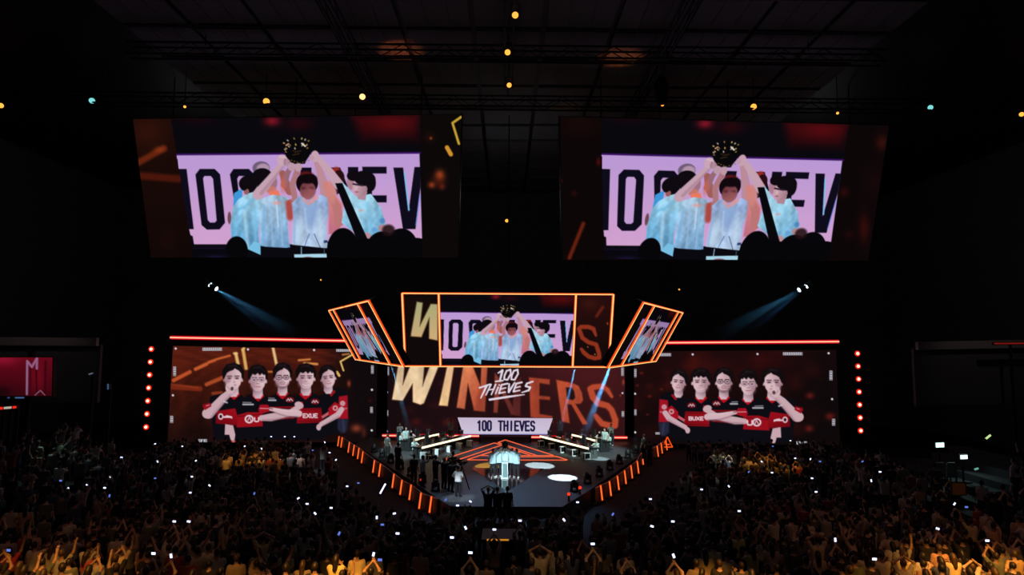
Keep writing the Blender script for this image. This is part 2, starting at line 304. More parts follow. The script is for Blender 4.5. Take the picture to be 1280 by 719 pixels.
def paint_team(c, mir):
    """five players in black and red jerseys with arms crossed"""
    if mir: c.frame(810, 445, .16406, 1275, 18)
    else: c.frame(240, 445, .16406)
    SK, SH, HA, BL, RD = (198, 164, 172), (150, 112, 122), (18, 12, 15), (13, 12, 18), (150, 14, 26)
    def head(x, y, w, h, tilt=0, glasses=0, beard=0, smile=0, hairy=0):
        ct, sn = math.cos(math.radians(tilt)), math.sin(math.radians(tilt))
        def R(pts): return [(x + (px * w) * ct - (py * h) * sn, y + (px * w) * sn + (py * h) * ct) for px, py in pts]
        c.poly([(x - w * .56, y + h * .5), (x + w * .56, y + h * .5), (x + w * .60, y + h * 1.4), (x + w * .34, y + h * 1.72), (x - w * .30, y + h * 1.72), (x - w * .60, y + h * 1.4)], (138, 104, 118), 1, 1, (206, 176, 186), (x - w * .3, y + h * .85), (x + w * .2, y + h * 1.5))
        c.poly(R([(-1.12, -.1), (-1.16, -.7), (-.7, -1.18), (.1, -1.3), (.75, -1.14), (1.16, -.65), (1.1, .0), (.6, .3), (-.6, .3)]), HA, 1, 1.3)
        for q in R([(-.98, .16)]): c.ell(q[0], q[1], w * .13, h * .19, (160, 118, 128))
        for q in R([(.98, .16)]): c.ell(q[0], q[1], w * .13, h * .19, SK)
        c.poly(R([(-.90, -.35), (-.72, -.85), (0, -1.0), (.72, -.85), (.90, -.35), (.90, .25), (.78, .6), (.5, .92), (.22, 1.06), (-.22, 1.06), (-.5, .92), (-.78, .6), (-.90, .25)]), (176, 138, 150), 1, 1.2, (214, 182, 188), (x - w, y), (x + w * .6, y))
        for q in R([(-.62, .45)]): c.ell(q[0], q[1], w * .3, h * .45, (150, 112, 124), .5, 3)
        for q in R([(.3, .3)]): c.ell(q[0], q[1], w * .3, h * .25, (224, 192, 196), .5, 3)
        for sx in (-.4, .42):
            q = R([(sx, .03), (sx - .24, -.16), (sx + .24, -.17)])
            c.ell(q[0][0], q[0][1], w * .26, h * .12, (150, 108, 118), .7, 1.6); c.ell(q[0][0], q[0][1], w * .17, h * .06, (52, 34, 42), .9); c.line([q[1], q[2]], h * .09, (50, 32, 38), .85)
        c.line(R([(-.08, -.1), (-.12, .3)]), h * .07, (160, 118, 128), .5, 1.5); c.line(R([(-.16, .38), (.18, .38)]), h * .07, (140, 96, 106), .8)
        if smile > .8: c.line(R([(-.34, .60), (0, .70), (.34, .60)]), h * .12, (228, 206, 208), .9); c.line(R([(-.36, .57), (0, .65), (.36, .57)]), h * .04, (140, 80, 90), .8)
        else: c.line(R([(-.28, .64 - smile * .08), (0, .67), (.28, .64 - smile * .08)]), h * .075, (156, 88, 98), .9)
        if beard: c.poly(R([(-.72, .5), (-.4, .84), (0, .86), (.4, .84), (.72, .5), (.5, .95), (.2, 1.08), (-.2, 1.08), (-.5, .95)]), (92, 66, 74), .7, 2); c.line(R([(-.34, .52), (.34, .52)]), h * .06, (96, 70, 78), .6)
        if hairy: fr = [(-1.10, .12), (-1.22, -.6), (-.76, -1.24), (.1, -1.40), (.84, -1.18), (1.22, -.55), (1.10, .12), (.95, -.12), (.88, -.46), (.66, -.40), (.50, -.56), (.24, -.36), (.0, -.58), (-.30, -.40), (-.62, -.50), (-.9, -.1)]
        else: fr = [(-1.10, .22), (-1.22, -.6), (-.74, -1.24), (.1, -1.38), (.86, -1.16), (1.22, -.55), (1.10, .24), (.97, .02), (.90, -.40), (.62, -.66), (.18, -.86), (-.02, -.70), (-.34, -.62), (-.66, -.46), (-.90, -.04)]
        c.poly(R(fr), HA, 1, 1.2); c.line(R([(-.5, -1.05), (.3, -1.15)]), h * .1, (48, 34, 38), .6, 3); c.line(R([(.2, -1.1), (.8, -.75)]), h * .05, (44, 30, 34), .7, 2)
        if glasses:
            for sx in (-.44, .44):
                q = R([(sx, .04)])[0]
                c.ell(q[0], q[1], w * .40, h * .22, (70, 50, 60) if glasses > 1 else (150, 124, 136), .8); c.ell(q[0], q[1], w * .31, h * .155, (192, 158, 170), .95); c.ell(q[0], q[1], w * .15, h * .06, (62, 44, 52), .9)
            c.line(R([(-.1, .02), (.1, .02)]), h * .05, (80, 60, 70), .8)
    # torsos
    c.poly([(980, 300), (1040, 262), (1105, 238), (1160, 262), (1192, 300), (1192, 480), (1170, 580), (1105, 590), (950, 640), (940, 420)], BL)
    c.poly([(1120, 310), (1185, 300), (1190, 480), (1112, 482)], (158, 18, 34), 1, 1.5); c.ell(1148, 362, 20, 20, (196, 150, 158), .9); c.line([(1130, 410), (1176, 400)], 14, (190, 110, 120), .7)
    c.poly([(1110, 480), (1190, 484), (1180, 570), (1140, 590), (1110, 560)], (34, 36, 56), 1, 3); c.line([(1150, 490), (1160, 580)], 10, (60, 64, 92), .7, 3)
    c.poly([(770, 310), (850, 280), (920, 282), (1010, 320), (1040, 420), (1000, 640), (800, 640), (770, 420)], BL)
    c.poly([(380, 330), (440, 290), (550, 290), (600, 330), (610, 640), (380, 640)], BL)
    c.poly([(140, 310), (250, 280), (370, 290), (420, 340), (400, 640), (170, 640), (150, 480), (130, 360)], BL)
    c.poly([(560, 330), (640, 285), (740, 285), (800, 330), (850, 420), (840, 640), (540, 640), (530, 420)], BL)
    # red bands and emblems
    c.poly([(800, 402), (985, 396), (1000, 508), (800, 514)], RD, 1, 1, (120, 10, 20), (800, 400), (1000, 500)); c.line([(806, 412), (984, 406)], 5, (70, 8, 14), .8); c.line([(806, 500), (996, 496)], 5, (70, 8, 14), .8)
    c.poly([(346, 452), (420, 430), (535, 430), (540, 536), (340, 545)], RD); c.line([(350, 462), (530, 444)], 5, (70, 8, 14), .8)
    c.poly([(190, 420), (330, 400), (350, 470), (345, 530), (180, 515)], RD, 1, 1, (110, 8, 18), (240, 400), (200, 520)); c.poly([(80, 370), (140, 355), (150, 410), (96, 420)], (120, 10, 20))
    c.poly([(560, 388), (800, 384), (800, 400), (560, 402)], (120, 10, 18)); c.poly([(620, 470), (780, 465), (780, 478), (640, 486)], (110, 10, 18))
    for x, y in ((320, 300), (505, 312), (690, 296), (865, 300)):
        c.line([(x - 34, y - 8), (x, y + 22), (x + 34, y - 8)], 22, (176, 16, 26)); c.line([(x - 32, y - 26), (x, y - 6), (x + 32, y - 26)], 16, (22, 20, 34))
    c.line([(1060, 300), (1085, 270)], 16, (160, 16, 26))
    head(1038, 165, 56, 72, -8, smile=.6); head(868, 165, 66, 80, smile=1, hairy=1); head(690, 162, 62, 82, glasses=2, beard=1); head(502, 180, 64, 84, glasses=1, hairy=1); head(314, 168, 70, 84)
    # crossed arms, sleeves, raised finger
    c.poly([(1040, 400), (1090, 350), (1145, 390), (1150, 420), (1060, 470), (1040, 450)], (160, 16, 30)); c.ell(1092, 398, 20, 20, (206, 170, 176), .9); c.ell(1092, 398, 11, 11, (160, 30, 44), .9)
    c.line([(1140, 408), (1110, 450), (985, 520), (962, 548)], [40, 44, 34, 24], SK); c.ell(966, 544, 18, 24, SK); c.poly([(986, 460), (1040, 425), (1040, 450), (995, 478)], (190, 90, 100))
    c.poly([(505, 410), (520, 372), (580, 372), (600, 420), (520, 444)], (160, 16, 30)); c.line([(520, 400), (590, 402)], 8, (206, 150, 160), .8)
    c.poly([(800, 360), (846, 348), (848, 400), (812, 410)], (160, 16, 30)); c.ell(822, 372, 14, 16, (214, 180, 186), .9)
    c.line([(530, 474), (600, 468), (730, 442), (830, 380)], [42, 58, 42, 40], SK); c.line([(600, 405), (700, 430), (815, 440)], [26, 48, 50], (208, 174, 182)); c.line([(610, 420), (720, 462), (800, 462)], [6, 6, 6], (140, 100, 112), .7)
    c.line([(540, 488), (610, 490), (740, 466)], [8, 14, 6], (146, 104, 118), .7, 2.5); c.line([(640, 440), (760, 466), (815, 462)], [4, 12, 8], (150, 110, 122), .6, 2.5); c.line([(610, 398), (700, 416), (800, 418)], [4, 10, 8], (224, 194, 200), .5, 2.5)
    c.line([(1118, 462), (1000, 530)], [10, 6], (146, 104, 118), .6, 2.5)
    c.ell(812, 370, 30, 22, SK); c.line([(612, 402), (590, 400)], 12, (130, 90, 100), .8)
    c.line([(300, 270), (240, 320), (130, 440)], [46, 60, 76], SK, 1, 1, (178, 140, 152), (200, 360), (260, 420)); c.ell(118, 440, 40, 38, SK); c.line([(290, 300), (250, 350), (150, 466)], [6, 12, 10], (146, 106, 120), .6, 3); c.poly([(84, 384), (140, 360), (150, 384), (100, 414)], (150, 16, 30)); c.line([(110, 380), (130, 374)], 6, (210, 160, 170), .8)
    c.ell(292, 244, 36, 44, (204, 170, 178)); c.line([(300, 240), (308, 178)], [24, 17], (212, 180, 186)); c.ell(306, 250, 12, 15, (70, 44, 52), .9); c.line([(268, 230), (296, 262)], 5, (150, 112, 124), .7)
    c.poly([(254, 520), (314, 530), (330, 600), (322, 660), (296, 640), (284, 600), (250, 600)], SK); c.ell(316, 652, 14, 10, (206, 90, 84), .9)
    # emblems and words
    c.fr = c.fr
    for x, y, w in ((390, 362, 76), (586, 330, 52)):
        c.line([(x, y - 8), (x + w * .8, y - 6)], 8, (150, 146, 156), .8); c.line([(x, y + 8), (x + w, y + 8)], 12, (196, 194, 204), .85)
    for x, y in ((745, 334), (938, 348)):
        c.ell(x, y, 34, 22, (120, 12, 22), .9); c.line([(x - 22, y + 8), (x - 10, y - 8), (x - 2, y + 8), (x + 8, y - 8), (x + 22, y + 8)], 7, (206, 200, 208), .9)
    c.line([(244, 348), (268, 356)], 12, (200, 196, 206), .8)
    WT = (222, 196, 206)
    c.ell(436, 482, 34, 32, WT); c.ell(436, 482, 22, 20, (120, 10, 20)); c.line([(424, 494), (440, 466), (450, 494)], 7, WT)
    c.ell(220, 462, 20, 24, WT); c.ell(220, 462, 11, 14, (60, 8, 14)); c.line([(244, 466), (300, 466)], 13, WT); c.line([(262, 456), (286, 460), (304, 474)], 8, WT)
    if mir:
        c.frame(810, 445, .16406); c.text('BUXE', 318, 458, 110, 24, 8, WT); c.text('U', 765, 488, 40, 32, 11, WT)
    else: c.text('EXUE', 846, 442, 110, 28, 8, WT); c.text('U', 476, 472, 34, 28, 10, WT)

def paint_team_left(c):
    c.frame(0, 0, 1)
    c.poly([(190, 420), (500, 420), (500, 570), (190, 570)], (74, 24, 13), 1, 1, (26, 11, 10), (250, 455), (270, 545), .22, .18)
    c.frame(160, 400, .26563)
    c.poly([(160, 110), (1100, 110), (1100, 200), (160, 210)], (86, 28, 18), .8, 30); c.poly([(960, 100), (1250, 100), (1250, 620), (1040, 620)], (17, 10, 12), 1, 40)
    for k in range(70):
        x, y = 210 + (k * 137) % 800, 125 + (k * 61) % 80
        c.ell(x, y, 26, 4, (110, 40, 22) if k % 2 else (50, 16, 12), .35, 3)
    def bar(a, b, w, col, a2=.9): c.line([a, b], w, col, a2, 2.0)
    bar((215, 285), (292, 245), 17, (196, 84, 40)); bar((318, 232), (370, 208), 16, (204, 96, 46)); bar((380, 200), (408, 190), 13, (206, 96, 46)); bar((416, 186), (480, 168), 10, (206, 100, 50))
    bar((210, 316), (340, 324), 24, (120, 40, 20)); bar((370, 304), (450, 270), 18, (176, 76, 38)); bar((190, 300), (330, 320), 8, (150, 60, 30), .6)
    bar((500, 158), (512, 158), 10, (236, 196, 120)); bar((508, 160), (518, 206), 15, (238, 196, 120)); bar((540, 140), (546, 134), 12, (236, 190, 110)); bar((542, 142), (556, 228), 15, (232, 180, 100)); bar((682, 128), (700, 214), 13, (240, 206, 140))
    bar((804, 190), (856, 186), 9, (224, 140, 70)); bar((830, 204), (890, 208), 11, (230, 150, 80)); bar((662, 244), (680, 244), 8, (220, 120, 50)); bar((1010, 164), (1040, 160), 8, (200, 130, 70)); bar((400, 346), (440, 342), 14, (150, 62, 32), .8)
    c.line([(1062, 160), (1000, 196), (1014, 238)], 8, (214, 176, 96), 1, 1); c.line([(984, 246), (994, 262)], 12, (212, 170, 96), 1, 1)
    c.glow(1040, 300, 10, 18, (150, 56, 36), .9); c.glow(1075, 510, 30, 22, (150, 64, 40), .8); c.glow(1110, 530, 14, 30, (90, 34, 24), .7); c.glow(1140, 380, 10, 10, (60, 16, 16), .7)
    paint_team(c, False)
    c.frame(160, 400, .26563)
    for p in ((225, 135), (565, 139), (876, 142), (212, 355), (1148, 329), (1147, 520)): c.ell(p[0], p[1], 5, 5, (214, 214, 224))
    fine_text(c, 397, 138, 92, 14, 9); fine_text(c, 1015, 143, 70, 13, 7); fine_text(c, 220, 242, 13, 44, 4, True); fine_text(c, 206, 468, 14, 32, 3, True); fine_text(c, 1150, 234, 12, 38, 4, True); fine_text(c, 1146, 424, 12, 28, 3, True); fine_text(c, 352, 568, 40, 13, 3)

def paint_team_right(c):
    c.frame(0, 0, 1)
    c.poly([(770, 420), (1070, 420), (1070, 570), (770, 570)], (28, 10, 11), 1, 1, (15, 8, 9), (900, 450), (920, 545))
    c.frame(770, 400, .26563)
    for k in range(46):
        x, y = 70 + (k * 173) % 950, 140 + (k * 97) % 420
        c.glow(x, y, 22 + (k * 7) % 40, 16 + (k * 5) % 30, (64, 16, 14) if k % 3 else (96, 22, 16), .28)
    c.glow(370, 190, 40, 60, (80, 20, 14), .7); c.glow(440, 210, 140, 60, (56, 14, 14), .7); c.glow(720, 180, 110, 50, (52, 10, 12), .6); c.glow(640, 260, 80, 80, (44, 10, 12), .5); c.poly([(930, 130), (1040, 130), (1050, 560), (930, 560)], (12, 8, 9), .7, 40)
    for p in ((916, 508, 24), (920, 350, 22), (1015, 450, 26), (215, 318, 8), (160, 352, 10), (120, 240, 10), (150, 440, 7), (100, 300, 8)): c.glow(p[0], p[1], p[2], p[2] * .8, (120, 30, 26), .7)
    paint_team(c, True)
    c.frame(770, 400, .26563)
    for p in ((363, 150), (671, 149), (1008, 146), (90, 340), (1024, 367), (92, 526), (30, 342)): c.ell(p[0], p[1], 5, 5, (214, 214, 224))
    fine_text(c, 230, 151, 60, 14, 6); fine_text(c, 838, 148, 92, 14, 9); fine_text(c, 1019, 253, 14, 46, 4, True); fine_text(c, 1031, 478, 14, 32, 3, True); fine_text(c, 90, 240, 11, 40, 4, True); fine_text(c, 92, 430, 11, 28, 3, True); fine_text(c, 880, 577, 50, 14, 4); fine_text(c, 199, 531, 20, 10, 2)

def paint_winners(c):
    c.frame(0, 0, 1)
    c.poly([(470, 400), (800, 400), (800, 570), (470, 570)], (22, 11, 14), 1, 1, (52, 20, 22), (490, 500), (790, 480))
    c.glow(740, 470, 60, 40, (84, 26, 28), .6); c.glow(700, 460, 60, 20, (74, 26, 34), .6); c.glow(620, 540, 160, 10, (34, 16, 20), .7); c.glow(560, 528, 8, 5, (90, 24, 22), .7); c.glow(521, 527, 7, 6, (70, 20, 20), .7)
    for k in range(30): c.glow(500 + (k * 97) % 280, 465 + (k * 41) % 75, 10, 6, (70, 22, 24), .25)
    c.frame(470, 450, .13912)
    G1, G2, R1, R2 = (222, 190, 150), (238, 204, 160), (206, 112, 74), (160, 66, 44)
    def stroke(p, col, col2=None, g=None): c.line([(x + 0, y) for x, y in p], 96, (96, 30, 22), .35, 4) if False else c.poly(p, col, 1, 1.6, col2, *(g or (None, None)), .09, .3)
    def halo(p): c.poly(p, (120, 44, 24), .6, 4)
    W1 = [(218, -40), (262, -40), (240, 230), (345, -40), (440, -40), (418, 240), (520, -40), (600, -40), (430, 388), (400, 402), (332, 378), (330, 210), (240, 366), (146, 356), (150, 330)]
    I1 = [(640, 60), (700, 60), (644, 414), (566, 408)]; N1 = [(784, 60), (870, 60), (940, 240), (948, 60), (1000, 60), (976, 462), (882, 452), (826, 210), (796, 440), (726, 428)]
    for p in (W1, I1, N1): halo(p)
    stroke(W1, (214, 186, 150), (236, 204, 160), ((200, 0), (360, 390))); stroke(I1, (222, 178, 138), (238, 196, 140), ((660, 60), (600, 400))); stroke(N1, (214, 122, 82), (170, 74, 50), ((760, 200), (960, 300)))
    c.poly([(880, 452), (976, 462), (990, 240), (940, 240)], (150, 62, 44), .5, 4)
    N2 = [(1070, 120), (1130, 200), (1180, 330), (1230, 430), (1250, 200), (1300, 160), (1292, 500), (1216, 490), (1110, 250), (1090, 474), (1058, 470)]
    halo(N2); stroke(N2, (128, 56, 44), (84, 34, 34), ((1060, 300), (1280, 300)))
    c.frame(630, 450, .13912)
    E1 = [(226, 158), (410, 176), (408, 220), (318, 206), (316, 322), (412, 332), (412, 358), (316, 352), (318, 486), (432, 506), (438, 560), (240, 512)]
    halo(E1); stroke(E1, (160, 66, 44), (150, 58, 40), ((230, 160), (400, 500)))
    R_ = [(470, 180), (620, 210), (670, 236), (700, 300), (708, 360), (690, 390), (640, 396), (750, 572), (708, 580), (606, 400), (566, 396), (588, 566), (522, 552)]
    halo(R_); stroke(R_, (182, 78, 50), (172, 68, 44), ((480, 180), (680, 500))); c.poly([(556, 246), (606, 250), (630, 280), (640, 340), (620, 362), (566, 350)], (34, 16, 22), 1, 2)
    S_ = [(968, 330), (930, 270), (880, 236), (800, 246), (776, 262), (800, 336), (850, 390), (930, 412), (966, 450), (1000, 540), (996, 590), (950, 590), (880, 572), (836, 520), (824, 500)]
    c.line(S_, [30] + [58] * 13 + [48], (120, 44, 24), .6, 4); c.line(S_, [24, 36, 44, 50, 54, 58, 56, 50, 50, 54, 54, 52, 50, 44, 34], (178, 72, 46), 1, 1.6)
    # brushed team mark
    c.frame(480, 450, .26428)
    WH = (226, 214, 228)
    def br(p, w=[9, 10, 6]): c.line(p, w if len(w) == len(p) else [8] * len(p), WH, 1, .8)
    br([(540, 62), (560, 50)], [6, 9]); br([(560, 50), (548, 100)], [11, 8]); br([(528, 102), (562, 98)], [7, 7])
    for x0 in (576, 610):
        c.line([(x0 + 4, 52), (x0 + 22, 46), (x0 + 24, 66), (x0 + 8, 94), (x0 - 8, 92), (x0 - 6, 74), (x0 + 4, 52)], 8, WH, 1, .8)
    br([(452, 132), (500, 116)], [8, 8]); br([(486, 122), (458, 180)], [11, 6])
    br([(506, 116), (482, 166)], [8, 6]); br([(528, 116), (508, 164)], [8, 6]); br([(494, 142), (520, 138)], [6, 6])
    br([(540, 130), (528, 160)], [8, 6]); c.ell(545, 119, 4, 4, WH)
    br([(584, 112), (556, 118), (544, 158), (574, 152)], [8, 8, 8, 6]); br([(552, 138), (576, 132)], [6, 6])
    br([(592, 114), (590, 152), (618, 108)], [8, 10, 7])
    br([(652, 106), (626, 112), (612, 150), (642, 144)], [8, 8, 8, 6]); br([(620, 132), (644, 126)], [6, 6])
    br([(704, 102), (676, 112), (670, 124), (692, 130), (684, 144), (652, 154)], [7, 9, 9, 9, 9, 5])
    br([(500, 188), (590, 174), (664, 164)], [10, 10, 4])
    c.frame(470, 450, .13912)
    for p in ((100, 290), (98, 640)): c.ell(p[0], p[1], 8, 8, (214, 214, 224))
    fine_text(c, 105, 100, 24, 74, 4, True); fine_text(c, 98, 478, 24, 52, 3, True)
    c.frame(630, 450, .13912)
    for p in ((1064, 298),): c.ell(p[0], p[1], 8, 8, (214, 214, 224))
    fine_text(c, 1064, 106, 22, 74, 4, True); fine_text(c, 1068, 486, 22, 50, 3, True); c.glow(1072, 200, 14, 30, (170, 66, 46), .8); c.glow(1045, 320, 10, 14, (150, 50, 34), .8); c.glow(1090, 380, 8, 8, (120, 40, 30), .8)

def paint_sign(c):                     # authored in a 0..445 x 0..80 box
    c.frame(0, 0, 1)
    c.poly([(-20, -20), (470, -20), (470, 100), (-20, 100)], (196, 180, 206), 1, 1, (206, 196, 216), (0, 0), (0, 80))
    c.poly([(-20, 78), (470, 76), (470, 100), (-20, 100)], (120, 120, 200), .8, 3)
    c.text('100', 92, 18, 66, 44, 9, (26, 22, 60), .3, 0, 2.2); c.text('THIEVES', 192, 18, 168, 44, 9, (26, 22, 60), .34, 0, 2.2)

def paint_hung(c):                     # authored in photo pixels of the centre hung screen; the feed is laid in later
    c.frame(0, 0, 1)
    c.poly([(495, 360), (560, 360), (560, 465), (495, 465)], (15, 9, 9)); c.glow(520, 380, 30, 20, (24, 12, 10), .6)
    c.frame(490, 355, .15306)
    W = [(204, 146), (250, 154), (226, 348), (318, 164), (372, 166), (372, 460), (304, 446), (306, 270), (240, 432), (156, 426), (158, 400)]
    c.poly(W, (120, 60, 24), .6, 4); c.poly(W, (166, 166, 120), 1, 1.6, (204, 170, 120), (200, 150), (240, 450))
    c.frame(630, 355, .15306)
    c.poly([(590, 90), (885, 90), (860, 680), (560, 680)], (38, 13, 12), 1, 1, (18, 8, 9), (740, 200), (720, 660))
    c.glow(700, 160, 90, 60, (66, 22, 18), .6); c.line([(806, 190), (756, 262)], 22, (110, 34, 22), .9, 3); c.glow(845, 322, 8, 12, (190, 70, 34), .9)
    S_ = [(750, 420), (730, 366), (690, 350), (630, 350), (612, 366), (640, 440), (690, 476), (752, 494), (774, 560), (778, 600), (740, 606), (690, 592), (652, 560), (632, 532)]
    c.line(S_, [20] + [34] * 12 + [26], (140, 48, 28), 1, 1.6); c.ell(684, 514, 5, 5, (190, 120, 70), .8); c.ell(742, 574, 5, 5, (200, 140, 100), .8)

def paint_red_side(c):                 # authored in 0..300 x 0..210
    c.frame(0, 0, 1)
    c.poly([(-20, -20), (330, -20), (330, 240), (-20, 240)], (96, 8, 24), 1, 1, (54, 5, 14), (100, 0), (100, 200))
    c.glow(30, 10, 90, 40, (150, 20, 50), .7); c.glow(220, 120, 60, 100, (120, 10, 28), .6); c.glow(20, 190, 60, 40, (20, 5, 8), .8)
    c.line([(160, 200), (160, 20), (186, 52), (214, 4), (214, 60)], 13, (150, 110, 150), .8, 3); c.line([(176, 200), (178, 60)], 12, (60, 6, 18), .8, 3)
    c.line([(210, 70), (216, 200), (238, 196)], 9, (36, 4, 12), .8, 3); c.line([(262, 20), (262, 200)], 14, (50, 4, 14), .8, 4); c.line([(206, 206), (236, 180), (262, 206)], 4, (170, 130, 160), .7, 2)
# ------------------------------------------------------------------ geometry helpers
def ray(px, py):
    d = RN @ np.array([(px - 640) / F, -(py - 359.5) / F, -1.0]); return d / d[1]
def at(px, py, d): return CAM + ray(px, py) * d                  # a point seen at a pixel, d metres down the hall
def on(px, py, z):                                               # the same on a level plane
    r = ray(px, py); return CAM + r * ((z - CAM[2]) / r[2])
def quad(c, d):                                                  # the parallelogram in space whose corners are seen there
    r = [ray(*p) for p in c]
    n = np.linalg.svd(np.array([r[0], -r[1], r[2], -r[3]]).T)[2][-1]
    n = n / n.mean() * d
    return [CAM + r[i] * n[i] for i in range(4)]
def nrm(v): v = np.asarray(v, float); return v / np.linalg.norm(v)

def tag(o, label=None, cat=None, group=None, kind=None):
    for k, v in (('label', label), ('category', cat), ('group', group), ('kind', kind)):
        if v: o[k] = v
    return o
def empty(name, loc, label=None, cat=None, group=None, kind=None, rz=0):
    o = bpy.data.objects.new(name, None); o.location = loc; o.rotation_euler = (0, 0, rz); o.empty_display_size = .2
    COL.objects.link(o); return tag(o, label, cat, group, kind)

class MB:
    """collects shapes, then builds ONE mesh object"""
    def __init__(s): s.v, s.f = [], []
    def add(s, v, f):
        n = len(s.v); s.v += [tuple(map(float, p)) for p in v]; s.f += [tuple(i + n for i in q) for q in f]; return s
    def box(s, c, size, rz=0):
        hx, hy, hz = [q / 2 for q in size]; ca, sa = math.cos(rz), math.sin(rz)
        v = [(c[0] + x * ca - y * sa, c[1] + x * sa + y * ca, c[2] + z) for z in (-hz, hz) for x, y in ((-hx, -hy), (hx, -hy), (hx, hy), (-hx, hy))]
        return s.add(v, BOXF)
    def bar(s, a, b, w, h=None, up=(0, 0, 1)):
        a, b = np.array(a, float), np.array(b, float); h = h or w
        t = nrm(b - a); u = np.array(up, float)
        if abs(t @ u) > .95: u = np.array([0, 1., 0])
        x = nrm(np.cross(t, u)); y = np.cross(x, t)
        v = [p + x * i * w / 2 + y * j * h / 2 for p in (a, b) for i, j in ((-1, -1), (1, -1), (1, 1), (-1, 1))]
        return s.add(v, BOXF)
    def hull(s, q, n):                                            # slab: polygon q pushed along n
        k = len(q); n = np.array(n, float); v = [np.array(p, float) for p in q] + [np.array(p, float) + n for p in q]
        return s.add(v, [tuple(range(k)), tuple(range(2 * k - 1, k - 1, -1))] + [(i, i + k, (i + 1) % k + k, (i + 1) % k) for i in range(k)])
    def lathe(s, c, prof, n=12, axis=(0, 0, 1)):
        t = nrm(axis); u = np.array([1., 0, 0]) if abs(t[0]) < .9 else np.array([0, 1., 0]); x = nrm(np.cross(t, u)); y = np.cross(t, x); c = np.array(c, float)
        v, f = [], []
        for r, z in prof:
            for k in range(n): a = 2 * math.pi * k / n; v.append(c + t * z + (x * math.cos(a) + y * math.sin(a)) * r)
        for i in range(len(prof) - 1):
            for k in range(n): f.append((i * n + k, i * n + (k + 1) % n, (i + 1) * n + (k + 1) % n, (i + 1) * n + k))
        f += [tuple(range(n - 1, -1, -1)), tuple((len(prof) - 1) * n + k for k in range(n))]
        return s.add(v, f)
    def tube(s, pts, r, n=6):
        for i in range(len(pts) - 1):
            a, b = np.array(pts[i], float), np.array(pts[i + 1], float); L = np.linalg.norm(b - a)
            r0, r1 = (r, r) if np.isscalar(r) else (r[i], r[i + 1])
            s.lathe(a, [(r0, 0), (r1, L)], n, b - a)
        return s
    def build(s, name, mat, parent=None, smooth=False, world=True):
        me = bpy.data.meshes.new(name); o = bpy.data.objects.new(name, me)
        v = s.v
        if parent is not None and world:
            L = parent_loc(parent); v = [(p[0] - L[0], p[1] - L[1], p[2] - L[2]) for p in v]
        me.from_pydata(v, [], s.f); me.materials.append(mat); me.validate()
        if smooth: me.polygons.foreach_set('use_smooth', [True] * len(me.polygons))
        COL.objects.link(o)
        if parent is not None: o.parent = parent
        return o
BOXF = [(0, 3, 2, 1), (4, 5, 6, 7), (0, 1, 5, 4), (1, 2, 6, 5), (2, 3, 7, 6), (3, 0, 4, 7)]
def parent_loc(p):
    L = Vector((0, 0, 0))
    while p is not None: L += p.location; p = p.parent
    return L
def part(name, mat, parent, fn, smooth=False):
    m = MB(); fn(m); return m.build(name, mat, parent, smooth)

# ------------------------------------------------------------------ materials
def principled(name, col, rough=.6, metal=0, noise=.15, scale=6, bump=0.0, spec=.5):
    m = bpy.data.materials.new(name); m.use_nodes = True; nt = m.node_tree; b = nt.nodes['Principled BSDF']
    b.inputs['Roughness'].default_value = rough; b.inputs['Metallic'].default_value = metal; b.inputs['Specular IOR Level'].default_value = spec
    tc = nt.nodes.new('ShaderNodeTexCoord'); n = nt.nodes.new('ShaderNodeTexNoise'); n.inputs['Scale'].default_value = scale; n.inputs['Detail'].default_value = 4
    nt.links.new(tc.outputs['Object'], n.inputs['Vector'])
    mx = nt.nodes.new('ShaderNodeMix'); mx.data_type = 'RGBA'
    mx.inputs[6].default_value = tuple(c * (1 - noise) for c in col) + (1,); mx.inputs[7].default_value = tuple(min(1, c * (1 + noise)) for c in col) + (1,)
    nt.links.new(n.outputs['Fac'], mx.inputs[0]); nt.links.new(mx.outputs[2], b.inputs['Base Color'])
    if bump:
        bp = nt.nodes.new('ShaderNodeBump'); bp.inputs['Strength'].default_value = bump; nt.links.new(n.outputs['Fac'], bp.inputs['Height']); nt.links.new(bp.outputs[0], b.inputs['Normal'])
    return m
def emit(name, rgb, k=1.0, sample=True):
    m = bpy.data.materials.new(name); m.use_nodes = True; nt = m.node_tree; nt.nodes.remove(nt.nodes['Principled BSDF'])
    e = nt.nodes.new('ShaderNodeEmission'); e.inputs[0].default_value = tuple(lin(np.array(rgb) / 255)) + (1,); e.inputs[1].default_value = k
    nt.links.new(e.outputs[0], nt.nodes['Material Output'].inputs[0])
    if not sample: m.cycles.emission_sampling = 'NONE'
    return m
def attr_mat(name, emission):
    m = bpy.data.materials.new(name); m.use_nodes = True; nt = m.node_tree; b = nt.nodes['Principled BSDF']
    a = nt.nodes.new('ShaderNodeAttribute'); a.attribute_name = 'led' if emission else 'cloth'
    if emission:
        nt.nodes.remove(b); e = nt.nodes.new('ShaderNodeEmission'); nt.links.new(a.outputs['Color'], e.inputs[0]); nt.links.new(e.outputs[0], nt.nodes['Material Output'].inputs[0]); m.cycles.emission_sampling = 'NONE'
    else: nt.links.new(a.outputs['Color'], b.inputs['Base Color']); b.inputs['Roughness'].default_value = .8
    return m
def objcol(name, rough, bump=0.0, scale=30):
    m = principled(name, (1, 1, 1), rough, 0, .1, scale, bump); nt = m.node_tree; b = nt.nodes['Principled BSDF']
    oi = nt.nodes.new('ShaderNodeObjectInfo'); mx = nt.nodes.new('ShaderNodeMix'); mx.data_type = 'RGBA'; mx.blend_type = 'MULTIPLY'; mx.inputs[0].default_value = 1
    src = b.inputs['Base Color'].links[0].from_socket
    nt.links.new(oi.outputs['Color'], mx.inputs[6]); nt.links.new(src, mx.inputs[7]); nt.links.new(mx.outputs[2], b.inputs['Base Color'])
    return m
